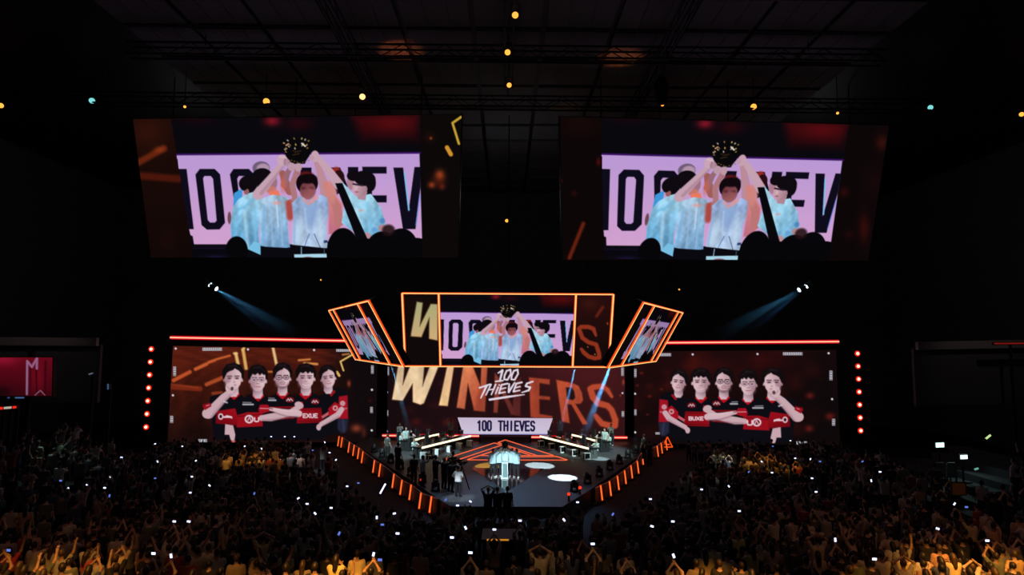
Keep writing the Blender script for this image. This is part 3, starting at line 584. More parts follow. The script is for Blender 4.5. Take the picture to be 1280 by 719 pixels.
M = dict(
    hall=principled('dark_concrete', (.13, .13, .14), .9), ceil=principled('ceiling_board', (.12, .12, .122), .9, 0, .25, 2), black=principled('black_paint', (.012, .012, .014), .55),
    truss=principled('black_steel', (.006, .006, .007), .8), stage=principled('glossy_stage_deck', (.062, .066, .074), .5, 0, .12, .8, 0, .22), carpet=principled('floor_carpet', (.02, .02, .022), .95),
    cab=principled('led_cabinet', (.01, .01, .011), .6), led=attr_mat('led_pixels', True), crowd=attr_mat('crowd_cloth', False),
    skin=objcol('skin', .55), cloth=objcol('cloth_weave', .85, .15, 60), hair=objcol('hair_strands', .5, .3, 40),
    orange_core=emit('orange_led_core', (255, 196, 120), 1.35), orange_glow=emit('orange_led_glow', (255, 84, 24), .95), floor_orange=emit('floor_led', (255, 108, 70), 1.0),
    red_core=emit('red_led_core', (255, 196, 150), 1.2), red_halo=emit('red_led_halo', (232, 10, 36), .85), yellow_core=emit('desk_led', (255, 242, 196), 1.8),
    white_plastic=principled('white_plastic', (.72, .76, .78), .4), teal=principled('grey_plastic', (.35, .4, .4), .45), metal=principled('brushed_metal', (.3, .3, .31), .35, .9),
    gold=principled('trophy_gold', (.75, .5, .18), .25, 1), blackgloss=principled('black_gloss', (.008, .008, .01), .18), mirror=principled('polished_black_floor', (.01, .011, .012), .06, 0, .1, 2, 0, 1.0), glass=principled('dark_glass', (.01, .012, .015), .08),
    barrier=principled('blue_barrier_mesh', (.05, .11, .15), .6), amber=emit('amber_lamp', (255, 168, 66), 1.6), star=emit('bright_amber_lamp', (255, 196, 120), 2), cyan=emit('cyan_lamp', (120, 214, 214), 1.1), bluewhite=emit('blue_white_lamp', (214, 236, 255), 3),
    redlamp=emit('red_lamp_glass', (255, 40, 22), 1.1), redhot=emit('lamp_filament', (255, 214, 170), 3), phone=emit('phone_screen', (206, 214, 255), 2.2), phone_dim=emit('dim_phone_screen', (96, 120, 210), 1.1),
    monitor=emit('bright_monitor', (214, 255, 246), 1.7), monblue=emit('desk_monitor', (60, 120, 130), .5), reddot=emit('tally_light', (255, 50, 20), 1.5), seat=principled('grey_seat_cloth', (.22, .23, .24), .8), tan=principled('tan_panel', (.3, .14, .06), .7))

# ------------------------------------------------------------------ LED picture panels
def picture(name, C, author, paint, nx, ny, parent, layers=(), push=.03):
    """a grid of LEDs over the panel C (TL TR BR BL) with painted colours; author = its corners in the painting's coordinates"""
    u, v = np.meshgrid(np.linspace(0, 1, nx), np.linspace(0, 1, ny)); u, v = u.ravel(), v.ravel()
    P = C[0] + u[:, None] * (C[1] - C[0]) + v[:, None] * (C[3] - C[0]) + (u * v)[:, None] * (C[2] - C[1] - C[3] + C[0])
    n = nrm(np.cross(C[3] - C[0], C[1] - C[0])); P = P + n * push - np.array(parent_loc(parent))
    def mp(H, x, y):
        q = H @ np.stack([x, y, np.ones_like(x)]); return q[0] / q[2], q[1] / q[2]
    X, Y = mp(homography(UNIT, author), u, v)
    c = Cv(X, Y); paint(c)
    for dest, src, fn in layers:
        a, b = mp(homography(dest, UNIT), X, Y); ins = np.nonzero((a >= 0) & (a <= 1) & (b >= 0) & (b <= 1))[0]
        X2, Y2 = mp(homography(dest, src), X[ins], Y[ins]); c2 = Cv(X2, Y2); fn(c2); c.C[ins] = c2.C
    me = bpy.data.meshes.new(name); me.vertices.add(nx * ny); me.vertices.foreach_set('co', P.ravel())
    i = (np.arange(ny - 1)[:, None] * nx + np.arange(nx - 1)[None, :]).ravel()
    q = np.stack([i, i + nx, i + nx + 1, i + 1], 1).ravel(); k = i.size
    me.loops.add(4 * k); me.loops.foreach_set('vertex_index', q); me.polygons.add(k); me.polygons.foreach_set('loop_start', np.arange(k) * 4); me.update(calc_edges=True)
    at_ = me.color_attributes.new('led', 'FLOAT_COLOR', 'POINT')
    at_.data.foreach_set('color', np.concatenate([lin(c.C / 255), np.ones((nx * ny, 1))], 1).ravel())
    me.materials.append(M['led']); o = bpy.data.objects.new(name, me); COL.objects.link(o); o.parent = parent
    return o

def screen(name, C, author, paint, nx, ny, label, layers=(), thick=.3, hang=None, cables=(.12, .5, .88)):
    base = (C[2] + C[3]) / 2; n = nrm(np.cross(C[3] - C[0], C[1] - C[0]))
    t = empty(name, base - n * thick / 2, label, 'screen')
    e = .06
    big = [C[i] + nrm(C[i] - C[(i + 2) % 4]) * e for i in range(4)]
    part('cabinet', M['cab'], t, lambda m: m.hull(big, -n * thick))
    picture('picture', C, author, paint, nx, ny, t, layers)
    if hang:
        for a in cables:
            p = C[0] * (1 - a) + C[1] * a - n * thick / 2
            part('hanging_cable', M['truss'], t, lambda m: m.tube([p, (p[0], p[1], hang)], .04))
    return t

FEED = [(214, 149), (525, 143.5), (529, 322), (242, 322)]
CEIL, BACK, STAGE = 27.0, 75.0, .9

# ================================================================== THE HALL
def struct(name, mat, fn, label=None):
    m = MB(); fn(m); o = m.build(name, mat); o['kind'] = 'structure'
    if label: o['label'] = label
    return o
def near_z(d): return (30 - (math.floor(d) + .5)) * .1 if d < 30 else 0.0
def side_z(x, d): return .36 * (math.floor((abs(x) - 16.5) / .9) + 1) if abs(x) > 16.5 and d < 36 else 0.0
def ground(x, d): return max(near_z(d), min(side_z(x, d), 3.6))

floor = struct('floor', M['carpet'], lambda m: m.box((0, 35, -.15), (110, 84, .3)), 'dark arena floor under the audience')
for i in range(14, 30):
    part('terrace_step', M['carpet'], floor, lambda m: m.box((0, i + .5, near_z(i) / 2), (60, 1, near_z(i))))
for s in (-1, 1):
    for k in range(10):
        part('side_step', M['carpet'], floor, lambda m: m.box((s * (16.5 + .9 * k + .45), 26.0, .18 * (k + 1)), (.9, 20, .36 * (k + 1))))
struct('wall_back', M['hall'], lambda m: m.box((0, BACK + .25, 13.5), (110, .5, 28)), 'black back wall of the arena')
wl = struct('wall_left', M['hall'], lambda m: m.box((-46, 38, 13.5), (.5, 76, 28)), 'dark left side wall of the arena')
wr = struct('wall_right', M['hall'], lambda m: m.box((46, 38, 13.5), (.5, 76, 28)), 'dark right side wall of the arena')
ceiling = struct('ceiling', M['black'], lambda m: m.box((0, 38, CEIL + .4), (92, 76, .3)), 'dark panelled ceiling of the arena')
pm = MB().box((0, 0, 0), (3.7, 3.7, .12)); pm.box((0, -1.7, -.08), (3.7, .12, .1)); pm.box((-.6, 0, -.08), (.08, 3.7, .06)); pm.box((.7, 0, -.08), (.06, 3.7, .06))
proto = pm.build('ceiling_panel', M['ceil'], ceiling)
first = True
for i in range(-5, 6):
    for j in range(16):
        o = proto if first else proto.copy()
        if not first: COL.objects.link(o)
        first = False; o.parent = ceiling; o.location = (i * 4, 13 + j * 4, CEIL + .1 - random.random() * .1)

# roof trusses
def truss(name, a, b, label, w=.7):
    a, b = np.array(a, float), np.array(b, float); t = empty(name, a, label, 'truss', 'dark roof trusses'); d = nrm(b - a); x = np.array([d[1], -d[0], 0]); L = np.linalg.norm(b - a)
    for dx, dz in ((-.5, 0), (.5, 0), (-.5, 1), (.5, 1)):
        part('chord', M['truss'], t, lambda m: m.bar(a + x * dx * w + (0, 0, dz * w), b + x * dx * w + (0, 0, dz * w), .09))
    n = int(L / 1.2)
    for s in (-.5, .5):
        pts = [a + d * L * k / n + x * s * w + np.array([0, 0, (k % 2) * w]) for k in range(n + 1)]
        def web(m):
            v, f = [], []
            for k, q in enumerate(pts): v += [q + np.array(o_) for o_ in ((-.03, -.03, 0), (.03, -.03, 0), (.03, .03, 0), (-.03, .03, 0))]
            for k in range(n): f += [(4 * k + i, 4 * k + (i + 1) % 4, 4 * k + 4 + (i + 1) % 4, 4 * k + 4 + i) for i in range(4)]
            m.add(v, f)
        part('lattice', M['truss'], t, web)
    for f in (.1, .5, .9):
        p = a + d * L * f; part('hanging_cable', M['truss'], t, lambda m: m.tube([p + (0, 0, w), (p[0], p[1], CEIL + .2)], .03))
    return t
truss('roof_truss', (-34, 41.8, 24.9), (34, 41.8, 24.9), 'long dark cross truss carrying the row of lamps above the big screens')
truss('roof_truss', (-22, 36, 25.6), (22, 36, 25.6), 'dark cross truss second from the big screens')
truss('roof_truss', (-22, 29.5, 26.0), (22, 29.5, 26.0), 'dark cross truss third from the big screens')
truss('roof_truss', (-22, 25.5, 25.6), (22, 25.5, 25.6), 'dark cross truss at the top edge of the picture')
truss('roof_truss', (.05, 26, 26.0), (.05, 41, 26.0), 'dark lengthwise truss carrying the three orange centre lamps', .5)
truss('roof_truss', (-9, 20, 25.7), (-9, 62, 25.7), 'dark lengthwise truss over the left big screen', .5)
truss('roof_truss', (9, 20, 25.7), (9, 62, 25.7), 'dark lengthwise truss over the right big screen', .5)

# ================================================================== LED SCREENS
CL = quad([(166.6, 149), (577, 143), (572, 322), (189, 322)], 44)
screen('hanging_screen', CL, [(166.6, 149), (577, 143), (572, 322), (189, 322)], paint_big_left, 560, 246,
       'large left hanging screen showing players lifting a trophy, brown strip at its left edge', [(FEED, FEED, paint_feed)], hang=CEIL + .2)
CR = quad([(700, 146), (1111, 157), (1085, 326), (703, 325)], 44)
screen('hanging_screen', CR, [(700, 146), (1111, 157), (1085, 326), (703, 325)], paint_big_right, 560, 246,
       'large right hanging screen showing players lifting a trophy, dark red strip at its right edge',
       [([(751.5, 147), (1061, 154), (1036, 325), (754.5, 323.5)], FEED, paint_feed)], hang=CEIL + .2)

def led_frame(t, segs, w=.11, n=None):
    for a, b in segs:
        o = part('led_strip', M['orange_glow'], t, lambda m: m.bar(a, b, w * 1.7, w * 1.2))  # outer orange layer is the core's halo, drawn as a wider glowing bar
        c = np.array([0, -w * .75, 0]) if n is None else n * w * .75
        part('led_core', M['orange_core'], o, lambda m: m.bar(np.array(a) + c, np.array(b) + c, w * .8, w * .6))

HQ = [(503, 366), (766.5, 367.5), (760.5, 458), (507, 457)]
CH = quad(HQ, 50)
hung = screen('hung_screen', CH, HQ, paint_hung, 350, 130, 'wide orange framed screen hung over the stage centre with big W and S',
              [([(549, 368), (719.5, 369.5), (716.5, 457.5), (551, 457)], FEED, paint_feed)], thick=.4, hang=CEIL + .2)
hn = nrm(np.cross(CH[3] - CH[0], CH[1] - CH[0]))
E = [p + hn * .1 for p in CH]
def lerp(a, b, t): return a * (1 - t) + b * t
led_frame(hung, [(E[0], E[1]), (E[1], E[2]), (E[2], E[3]), (E[3], E[0]), (lerp(E[0], E[1], .172), lerp(E[3], E[2], .172)), (lerp(E[0], E[1], .822), lerp(E[3], E[2], .822))], n=hn)
SQ = [(413, 387.4), (463, 375), (506.8, 457), (446, 448.5)]
CS = quad(SQ, 47.5)
SIN = [(420, 385.6), (452, 377.8), (494, 455.3), (453, 449.6)]
def paint_side(c): c.frame(0, 0, 1); c.poly([(390, 350), (530, 350), (530, 480), (390, 480)], (14, 8, 9)); c.glow(430, 415, 8, 30, (40, 10, 10), .7)
def paint_dim(c): paint_feed(c); c.C *= .8            # off-angle LED dimming is put into the colour
def side_screen(C, author, feed_src, label, mir):
    t = screen('hung_screen', C, author, paint_side, 200, 90, label, [(SIN, feed_src, paint_dim)], thick=.4, hang=CEIL + .2, cables=(.5, .7, .9) if mir else (.1, .3, .5))
    n = nrm(np.cross(C[3] - C[0], C[1] - C[0])); Q = [p + n * .1 for p in C]
    f = (.14, .775) if not mir else (.225, .86)
    g0, g1 = lerp(Q[0], Q[1], .44), lerp(Q[0], Q[1], .48)
    segs = [(Q[1], Q[2]), (Q[2], Q[3]), (Q[3], Q[0])] + [(lerp(Q[0], Q[1], k), lerp(Q[3], Q[2], k)) for k in f]
    segs += [(Q[0], g0), (g1, Q[1])] if not mir else [(Q[0], Q[1])]
    led_frame(t, segs, .09, n)
side_screen(CS, SQ, FEED, 'orange framed hung screen seen edge-on left of the wide centre screen', False)
mx = np.array([-1, 1, 1.0]); CSR = [CS[1] * mx, CS[0] * mx, CS[3] * mx, CS[2] * mx]
# the mirrored screen carries the same picture the right way round: its left part is its near end
side_screen(CSR, [SQ[1], SQ[0], SQ[3], SQ[2]], [FEED[1], FEED[0], FEED[3], FEED[2]], 'orange framed hung screen seen edge-on right of the wide centre screen', True)

WQ = [(485, 432), (781, 433), (781, 547), (484, 546)]
CW = quad(WQ, 57)
screen('stage_screen', CW, WQ, paint_winners, 420, 165, 'centre stage wall screen with big gold to red WINNERS and brushed 100 THIEVES mark', thick=.4)
TLQ = [(216.5, 432.5), (472, 437.5), (470, 553), (209.5, 553)]
CTL = quad(TLQ, 57)
screen('stage_screen', CTL, TLQ, paint_team_left, 370, 170, 'left stage wall screen with five players in black and red jerseys on orange background', thick=.4)
CTR = [CTL[1] * mx, CTL[0] * mx, CTL[3] * mx, CTL[2] * mx]
def fwd(p):
    q = RN.T @ (np.asarray(p) - CAM); return (640 + F * q[0] / -q[2], 359.5 - F * q[1] / -q[2])
TRQ = [(792, 435.8), (1047, 434.5), (1052, 556.5), (793.5, 554)]
screen('stage_screen', CTR, TRQ, paint_team_right, 370, 170, 'right stage wall screen with five players in black and red jerseys on dark background', thick=.4)

# dark pillars beside the centre screen, support legs behind the side screens
for s, w in ((-1, 'left'), (1, 'right')):
    struct('pillar_' + w, M['black'], lambda m: m.box((s * 11.15, 58.6, 4.6), (.9, .6, 9.2)))
# sign panel in front of the centre screen
sg = [at(572, 522, 54.5), at(691, 523, 54.5), at(684, 543.5, 54.5), at(579, 543, 54.5)]
so = screen('sign_panel', sg, [(0, 0), (445, 0), (420, 80), (26, 80)], paint_sign, 200, 40, 'white slanted light sign reading 100 THIEVES below the centre screen', thick=.2)
so['category'] = 'sign'
for a in (.2, .8):
    p = lerp(sg[3], sg[2], a); part('foot', M['truss'], so, lambda m: m.box((p[0], p[1] + .1, (STAGE + p[2]) / 2), (.15, .15, max(.05, p[2] - STAGE))))

# red light bars over the side screens
def lightbar(name, a, b, w, core, lens, label, cat, group=None, face=(0, -1, 0), split=None):
    a, b = np.array(a, float), np.array(b, float); t = empty(name, (a + b) / 2, label, cat, group); n = np.array(face, float)
    part('housing', M['truss'], t, lambda m: m.bar(a - n * w * .6, b - n * w * .6, w * 1.0, w * 1.0))
    part('lens', M[lens], t, lambda m: m.bar(a, b, w * .5, w * 1.6))  # wider red glowing layer drawn as the halo around the bright tube
    part('tube', M[core], t, lambda m: m.bar(a + n * w * .35, b + n * w * .35, w * .4, w * .55))
    return t
for s, w in ((-1, 'left'), (1, 'right')):
    a = at(213, 422, 55.7); b = at(446, 426.4, 57.7)
    if s > 0: a, b = a * mx, b * mx
    t = lightbar('light_bar', a, b, .2, 'red_core', 'red_halo', 'long red light bar above the %s stage wall screen' % w, 'light bar')
    for f in (.1, .9):
        p = lerp(a, b, f); part('bracket', M['truss'], t, lambda m: m.bar(p + (0, .35, .1), p + (0, .35, -.7), .1))
# ================================================================== PEOPLE
def nets(f, lo, hi, h):
    """smooth surface of f < 0 on a grid of step h"""
    lo, hi = np.array(lo) - 2 * h, np.array(hi) + 2 * h
    n = np.ceil((hi - lo) / h).astype(int) + 1
    g = [lo[i] + h * np.arange(n[i]) for i in range(3)]
    V = f(*np.meshgrid(*g, indexing='ij')); S = V < 0
    cs = np.zeros(n - 1, int); acc = np.zeros(tuple(n - 1) + (3,)); cnt = np.zeros(n - 1)
    corners = [(i, j, k) for i in (0, 1) for j in (0, 1) for k in (0, 1)]
    sl = lambda c: tuple(slice(c[a], n[a] - 1 + c[a]) for a in range(3))
    for c0 in corners:
        for ax in range(3):
            if c0[ax] == 0:
                c1 = list(c0); c1[ax] = 1
                v0, v1 = V[sl(c0)], V[sl(c1)]; x = (v0 < 0) != (v1 < 0)
                t = np.where(x, v0 / np.where(x, v0 - v1, 1), 0)
                for a in range(3): acc[..., a] += np.where(x, c0[a] + (t if a == ax else 0), 0)
                cnt += x
    act = cnt > 0; idx = -np.ones(n - 1, int); idx[act] = np.arange(act.sum())
    ijk = np.argwhere(act); P = lo + h * (ijk + acc[act] / cnt[act][:, None])
    faces = []
    for ax in range(3):
        b, c = (ax + 1) % 3, (ax + 2) % 3
        s0 = [slice(1, n[a] - 1) for a in range(3)]; s1 = list(s0); s0[ax] = slice(0, n[ax] - 1); s1[ax] = slice(1, n[ax])
        A, B = S[tuple(s0)], S[tuple(s1)]; e = np.argwhere(A != B); off = np.ones(3, int); off[ax] = 0
        if not len(e): continue
        flip = A[tuple(e.T)]; e = e + off
        def cell(db, dc):
            q = e.copy(); q[:, b] -= db; q[:, c] -= dc; return idx[tuple(q.T)]
        q = np.stack([cell(1, 1), cell(0, 1), cell(0, 0), cell(1, 0)], 1); q[~flip] = q[~flip][:, ::-1]
        faces.append(q)
    return P, np.concatenate(faces)

def caps(X, Y, Z, a, b, ra, rb):
    a, b = np.array(a, float), np.array(b, float); d = b - a; L = max(d @ d, 1e-9)
    t = np.clip(((X - a[0]) * d[0] + (Y - a[1]) * d[1] + (Z - a[2]) * d[2]) / L, 0, 1)
    return np.sqrt((X - a[0] - d[0] * t) ** 2 + (Y - a[1] - d[1] * t) ** 2 + (Z - a[2] - d[2] * t) ** 2) - (ra + (rb - ra) * t)
def smin(a, b, k=.03):
    h = np.clip(.5 + .5 * (b - a) / k, 0, 1); return b * (1 - h) + a * h - k * h * (1 - h)
def union(X, Y, Z, cs, k=.03):
    r = None
    for c in cs:
        d = caps(X, Y, Z, *c); r = d if r is None else smin(r, d, k)
    return r
def elli(X, Y, Z, c, r):
    q = np.sqrt(((X - c[0]) / r[0]) ** 2 + ((Y - c[1]) / r[1]) ** 2 + ((Z - c[2]) / r[2]) ** 2); return (q - 1) * min(r)

def ik(s, h, pole, l1=.29, l2=.26):
    s, h = np.array(s, float), np.array(h, float); d = h - s; L = np.linalg.norm(d)
    if L > (l1 + l2) * .98: h = s + d / L * (l1 + l2) * .98; d = h - s; L = np.linalg.norm(d)
    a = (l1 * l1 - l2 * l2 + L * L) / (2 * L); q = math.sqrt(max(l1 * l1 - a * a, 0)); t = d / L
    p = np.array(pole, float); p = p - t * (p @ t); p = nrm(p)
    return s + t * a + p * q, h

POSE = {   # right hand, left hand, right pole, left pole (figure faces +y, feet at the origin)
 'down': ((.27, .08, .86), (-.27, .06, .86), (.3, -1, 0), (-.3, -1, 0)),
 'phone': ((.05, .30, 1.80), (-.06, .30, 1.78), (1, 0, -.6), (-1, 0, -.6)),
 'fist_right': ((.32, .14, 1.93), (-.27, .08, .88), (1, .2, -.3), (-.4, -1, 0)),
 'fist_left': ((.27, .08, .88), (-.32, .14, 1.93), (.4, -1, 0), (-1, .2, -.3)),
 'vee': ((.48, .05, 1.88), (-.48, .06, 1.88), (1, 0, -1), (-1, 0, -1)),
 'clap': ((.04, .38, 1.38), (-.04, .38, 1.36), (1, 0, -1), (-1, 0, -1)),
 'head_hands': ((.10, -.02, 1.80), (-.10, -.02, 1.80), (1, .1, .1), (-1, .1, .1)),
 'over_clap': ((.03, .10, 1.97), (-.03, .10, 1.97), (1, 0, -.2), (-1, 0, -.2)),
 'point': ((.60, .25, 1.72), (-.25, .1, .9), (0, -1, -1), (-.4, -1, 0)),
 'hips': ((.19, .05, 1.02), (-.19, .05, 1.02), (1, -.5, 0), (-1, -.5, 0)),
 'seated': ((.22, .52, 1.20), (-.22, .52, 1.20), (.6, -.4, -1), (-.6, -.4, -1)),
 'camera': ((.16, .26, 1.66), (.0, .36, 1.58), (1, 0, -1), (-1, 0, -1)),
}
def make_person(pose, h=.03, long_hair=False, sleeve=.62, fingers=True, bald=False, wide=1.0):
    """numpy pieces of one figure: body (head to toes, one skin surface), shirt, trousers, hair, shoes"""
    ph = POSE[pose] if isinstance(pose, str) else pose
    sit = pose == 'seated'; dz = 0.0
    SR, SL = (.185, 0, 1.41), (-.185, 0, 1.41)
    ER, HR = ik(SR, ph[0], ph[2]); EL, HL = ik(SL, ph[1], ph[3])
    if sit: legs = [((s * .095, 0, .92), (s * .13, .42, .93), (s * .14, .44, .50), (s * .14, .58, .46)) for s in (1, -1)]
    else: legs = [((s * .095, 0, .90), (s * .12, .02, .50), (s * .13, -.02, .09), (s * .145, .13, .04)) for s in (1, -1)]
    w = wide
    torso = [((-.07, 0, .95), (.07, 0, .95), .125 * w, .125 * w), ((-.06 * w, 0, 1.0), (-.10, 0, 1.30), .112 * w, .112 * w), ((.06 * w, 0, 1.0), (.10, 0, 1.30), .112 * w, .112 * w), ((-.15, -.01, 1.385), (.15, -.01, 1.385), .078, .078)]
    neck = [((0, -.01, 1.40), (0, .01, 1.56), .060, .055)]
    arms = []
    for S, Ee, H in ((SR, ER, HR), (SL, EL, HL)):
        t = nrm(H - Ee); arms += [(S, Ee, .056, .044), (Ee, H, .044, .030), (H, H + t * .07, .036, .034)]
    lg = []
    for a, b, c, d in legs: lg += [(a, b, .088, .062), (b, c, .060, .042), (c, d, .046, .036)]
    HC = (0, .015, 1.645)
    def fbody(X, Y, Z):
        r = union(X, Y, Z, torso + neck + arms + lg, .035)
        hd = elli(X, Y, Z, HC, (.076, .093, .118)); hd = smin(hd, elli(X, Y, Z, (0, .045, 1.585), (.05, .055, .06)), .03)
        hd = smin(hd, caps(X, Y, Z, (0, .10, 1.655), (0, .122, 1.62), .010, .016), .012)
        for s in (1, -1):
            hd = smin(hd, elli(X, Y, Z, (s * .080, .0, 1.635), (.014, .022, .034)), .01)
            hd = np.maximum(hd, -(np.sqrt((X - s * .032) ** 2 + (Y - .112) ** 2 + (Z - 1.662) ** 2) - .014))
        return smin(r, hd, .02)
    allp = np.array([p for c in torso + arms + lg for p in c[:2]] + [(0, 0, 1.78)]); lo, hi = allp.min(0) - .16, allp.max(0) + .12
    lo[2] = max(lo[2], -.05)
    out = {}
    V, Q = nets(fbody, lo, hi, h); Q = [tuple(q) for q in Q]; V = [tuple(p) for p in V]
    if fingers:
        m = MB(); m.v, m.f = list(V), list(Q)
        for Ee, H, s in ((ER, HR, 1), (EL, HL, -1)):
            t = nrm(H - Ee); u = nrm(np.cross(t, (0, 0, 1) if abs(t[2]) < .9 else (0, 1, 0))); n = np.cross(u, t); p = H + t * .085
            for k, L in enumerate((.066, .078, .072, .056)):
                b0 = p + u * (k - 1.5) * .019; b1 = b0 + t * L * .55 + n * .004; b2 = b1 + t * L * .45 + n * .018
                m.tube([b0, b1, b2], [.0095, .0085, .007], 5)
            b0 = H + t * .03 + u * s * .03; b1 = b0 + u * s * .025 + t * .03; m.tube([b0, b1, b1 + t * .03 + n * .01], [.012, .010, .008], 5)
        V, Q = m.v, m.f
    out['body'] = (V, Q)
    sl = [((np.array(S)), np.array(S) + (Ee - np.array(S)) * sleeve, .071, .068) for S, Ee in ((SR, ER), (SL, EL))]
    st = [(a, b, ra + .020, rb + .020) for a, b, ra, rb in torso[1:3]] + [((-.15, -.01, 1.375), (.15, -.01, 1.375), .090, .090), ((-.075, 0, .93), (.075, 0, .93), .140 * w, .140 * w)]
    if sleeve > 1: sl += [(Ee, Ee + (H - Ee) * (sleeve - 1), .060, .045) for Ee, H in ((ER, HR), (EL, HL))]
    fs = lambda X, Y, Z: np.maximum(np.maximum(union(X, Y, Z, st + sl, .04), .87 - Z), -(np.sqrt(X * X + (Y - .02) ** 2 + (Z - 1.52) ** 2) - .085))
    out['shirt'] = nets(fs, lo, hi, h)
    tl = [(a, b, ra + .018, rb + .022) for i in range(2) for a, b, ra, rb in lg[3 * i:3 * i + 2]] + [((-.07, 0, .93), (.07, 0, .93), .130 * w, .130 * w)]
    ft = lambda X, Y, Z: np.maximum(union(X, Y, Z, tl, .03), Z - (1.0 if not sit else 1.03))
    ft2 = ft if sit else (lambda X, Y, Z: np.maximum(ft(X, Y, Z), .07 - Z))
    out['trousers'] = nets(ft2, lo, hi, h)
    def fh(X, Y, Z):
        d = elli(X, Y, Z, (0, .0, 1.665), (.092, .108, .122))
        if long_hair: d = smin(d, caps(X, Y, Z, (0, -.06, 1.62), (0, -.10, 1.38), .085, .07), .03)
        face = np.maximum(Y * -1 + .035, Z - 1.70)          # keep the face clear
        return np.maximum(np.maximum(d, -face), (1.30 if long_hair else 1.585) - Z)
    if not bald: out['hair'] = nets(fh, (-.13, -.2, 1.28 if long_hair else 1.55), (.13, .14, 1.82), min(h, .025))
    if not sit or True:
        sh = []
        for i, (a, b, c, d) in enumerate(legs): sh.append([((c[0], c[1], c[2] - .01), d, .056, .046)])
        for i, cs in enumerate(sh):
            out['shoe%d' % i] = nets(lambda X, Y, Z: np.maximum(union(X, Y, Z, cs), -(Z - (legs[i][2][2] - .09))), np.array(cs[0][1]) - .3, np.array(cs[0][1]) + .3, min(h, .025))
    out['hands'] = (HR, HL)
    return out

def np_mesh(name, V, Q, mat):
    me = bpy.data.meshes.new(name); me.from_pydata([tuple(map(float, p)) for p in V], [], [tuple(int(i) for i in q) for q in Q]); me.materials.append(mat)
    me.polygons.foreach_set('use_smooth', [True] * len(me.polygons)); return me
MESH = {}
def person_meshes(key, pose, shoes=True, **kw):
    if key not in MESH:
        p = make_person(pose, **kw)
        d = {'body': np_mesh('person', *p['body'], M['skin']), 'hands': p['hands']}
        for k, m in (('shirt', 'cloth'), ('trousers', 'cloth'), ('hair', 'hair')):
            if k in p: d[k] = np_mesh(k, *p[k], M[m])
        if shoes:
            for k in ('shoe0', 'shoe1'): d[k] = np_mesh('shoe', *p[k], M['cloth'])
        MESH[key] = d
    return MESH[key]
SKINS = [(.55, .34, .24), (.42, .25, .17), (.62, .42, .32), (.30, .17, .11)]
def person(key, loc, rz, label, shirt, trousers=(.03, .03, .04), skin=(.5, .32, .24), hair=(.02, .015, .012), shoe=(.6, .6, .6), group=None, scale=1.0, tilt=0.0):
    d = MESH[key]
    o = bpy.data.objects.new('person', d['body']); COL.objects.link(o); o.location = loc; o.rotation_euler = (tilt, 0, rz); o.scale = (scale,) * 3; o.color = tuple(skin) + (1,)
    tag(o, label, 'person', group)
    for k, c in (('shirt', shirt), ('trousers', trousers), ('hair', hair), ('shoe0', shoe), ('shoe1', shoe)):
        if k in d:
            ch = bpy.data.objects.new('shoe' if k[:4] == 'shoe' else k, d[k]); COL.objects.link(ch); ch.parent = o; ch.color = tuple(c) + (1,)
    return o
# ================================================================== STAGE
def edge_x(d): return 2.75 + (d - 33.2) * .475       # half width of the thrust
stage = struct('stage_floor', M['stage'], lambda m: m.hull([(-2.75, 33.2, 0), (2.9, 33.2, 0), (4.4, 36.2, 0), (12.2, 53, 0), (12.2, 58.2, 0), (-12.2, 58.2, 0), (-12.2, 53, 0)], (0, 0, STAGE)), 'glossy dark thrust stage deck')
struct('stage_step', M['carpet'], lambda m: m.box((0, 32.2, .2), (5.2, 1.9, .4)), 'low dark step in front of the stage')
# floor logo: three nested lit chevrons
logo = empty('floor_logo', (0, 44, STAGE), 'orange triangular light logo of nested chevrons in the stage floor', 'floor light')
def fl(a, b, w=.085):
    p, q = on(*a, STAGE + .03), on(*b, STAGE + .03)
    part('led_strip', M['floor_orange'], logo, lambda m: m.bar(p, q, w, .04))
def cr(x, y): return (540 + x * .15625, 540 + y * .15625)
for a, b in (((586, 64), (972, 188)), ((528, 86), (836, 188)), ((586, 64), (528, 86)), ((988, 194), (1080, 224)), ((540, 100), (784, 186)), ((640, 140), (700, 164)),
             ((500, 88), (98, 218)), ((500, 88), (556, 106)), ((556, 106), (212, 222)), ((470, 160), (284, 222)), ((98, 222), (160, 224)), ((204, 224), (240, 224)), ((284, 224), (1080, 226)), ((392, 188), (500, 150)), ((700, 200), (1000, 198)), ((392, 190), (970, 190))):
    fl(cr(*a), cr(*b))
inl = empty('floor_inlay', on(633, 594, STAGE), 'glossy black triangular inlay in the stage floor before the winners', 'floor panel')
part('mirror_panel', M['mirror'], inl, lambda m: m.hull([on(588, 585, STAGE + .005), on(634, 614.5, STAGE + .005), on(680, 586, STAGE + .005)], (0, 0, .01)))
# lit strips at the foot of the centre screen
for (a, b), w in ((((478, 544.5), (599, 545.5)), 'left'), (((664, 546.5), (784, 546)), 'right')):
    p, q = at(*a, 55.2), at(*b, 55.2); p[2] = q[2] = max(p[2], STAGE + .18)
    lightbar('floor_light_bar', p, q, .16, 'red_core', 'red_halo', 'pink red floor light bar behind the %s player desks' % w, 'light bar')

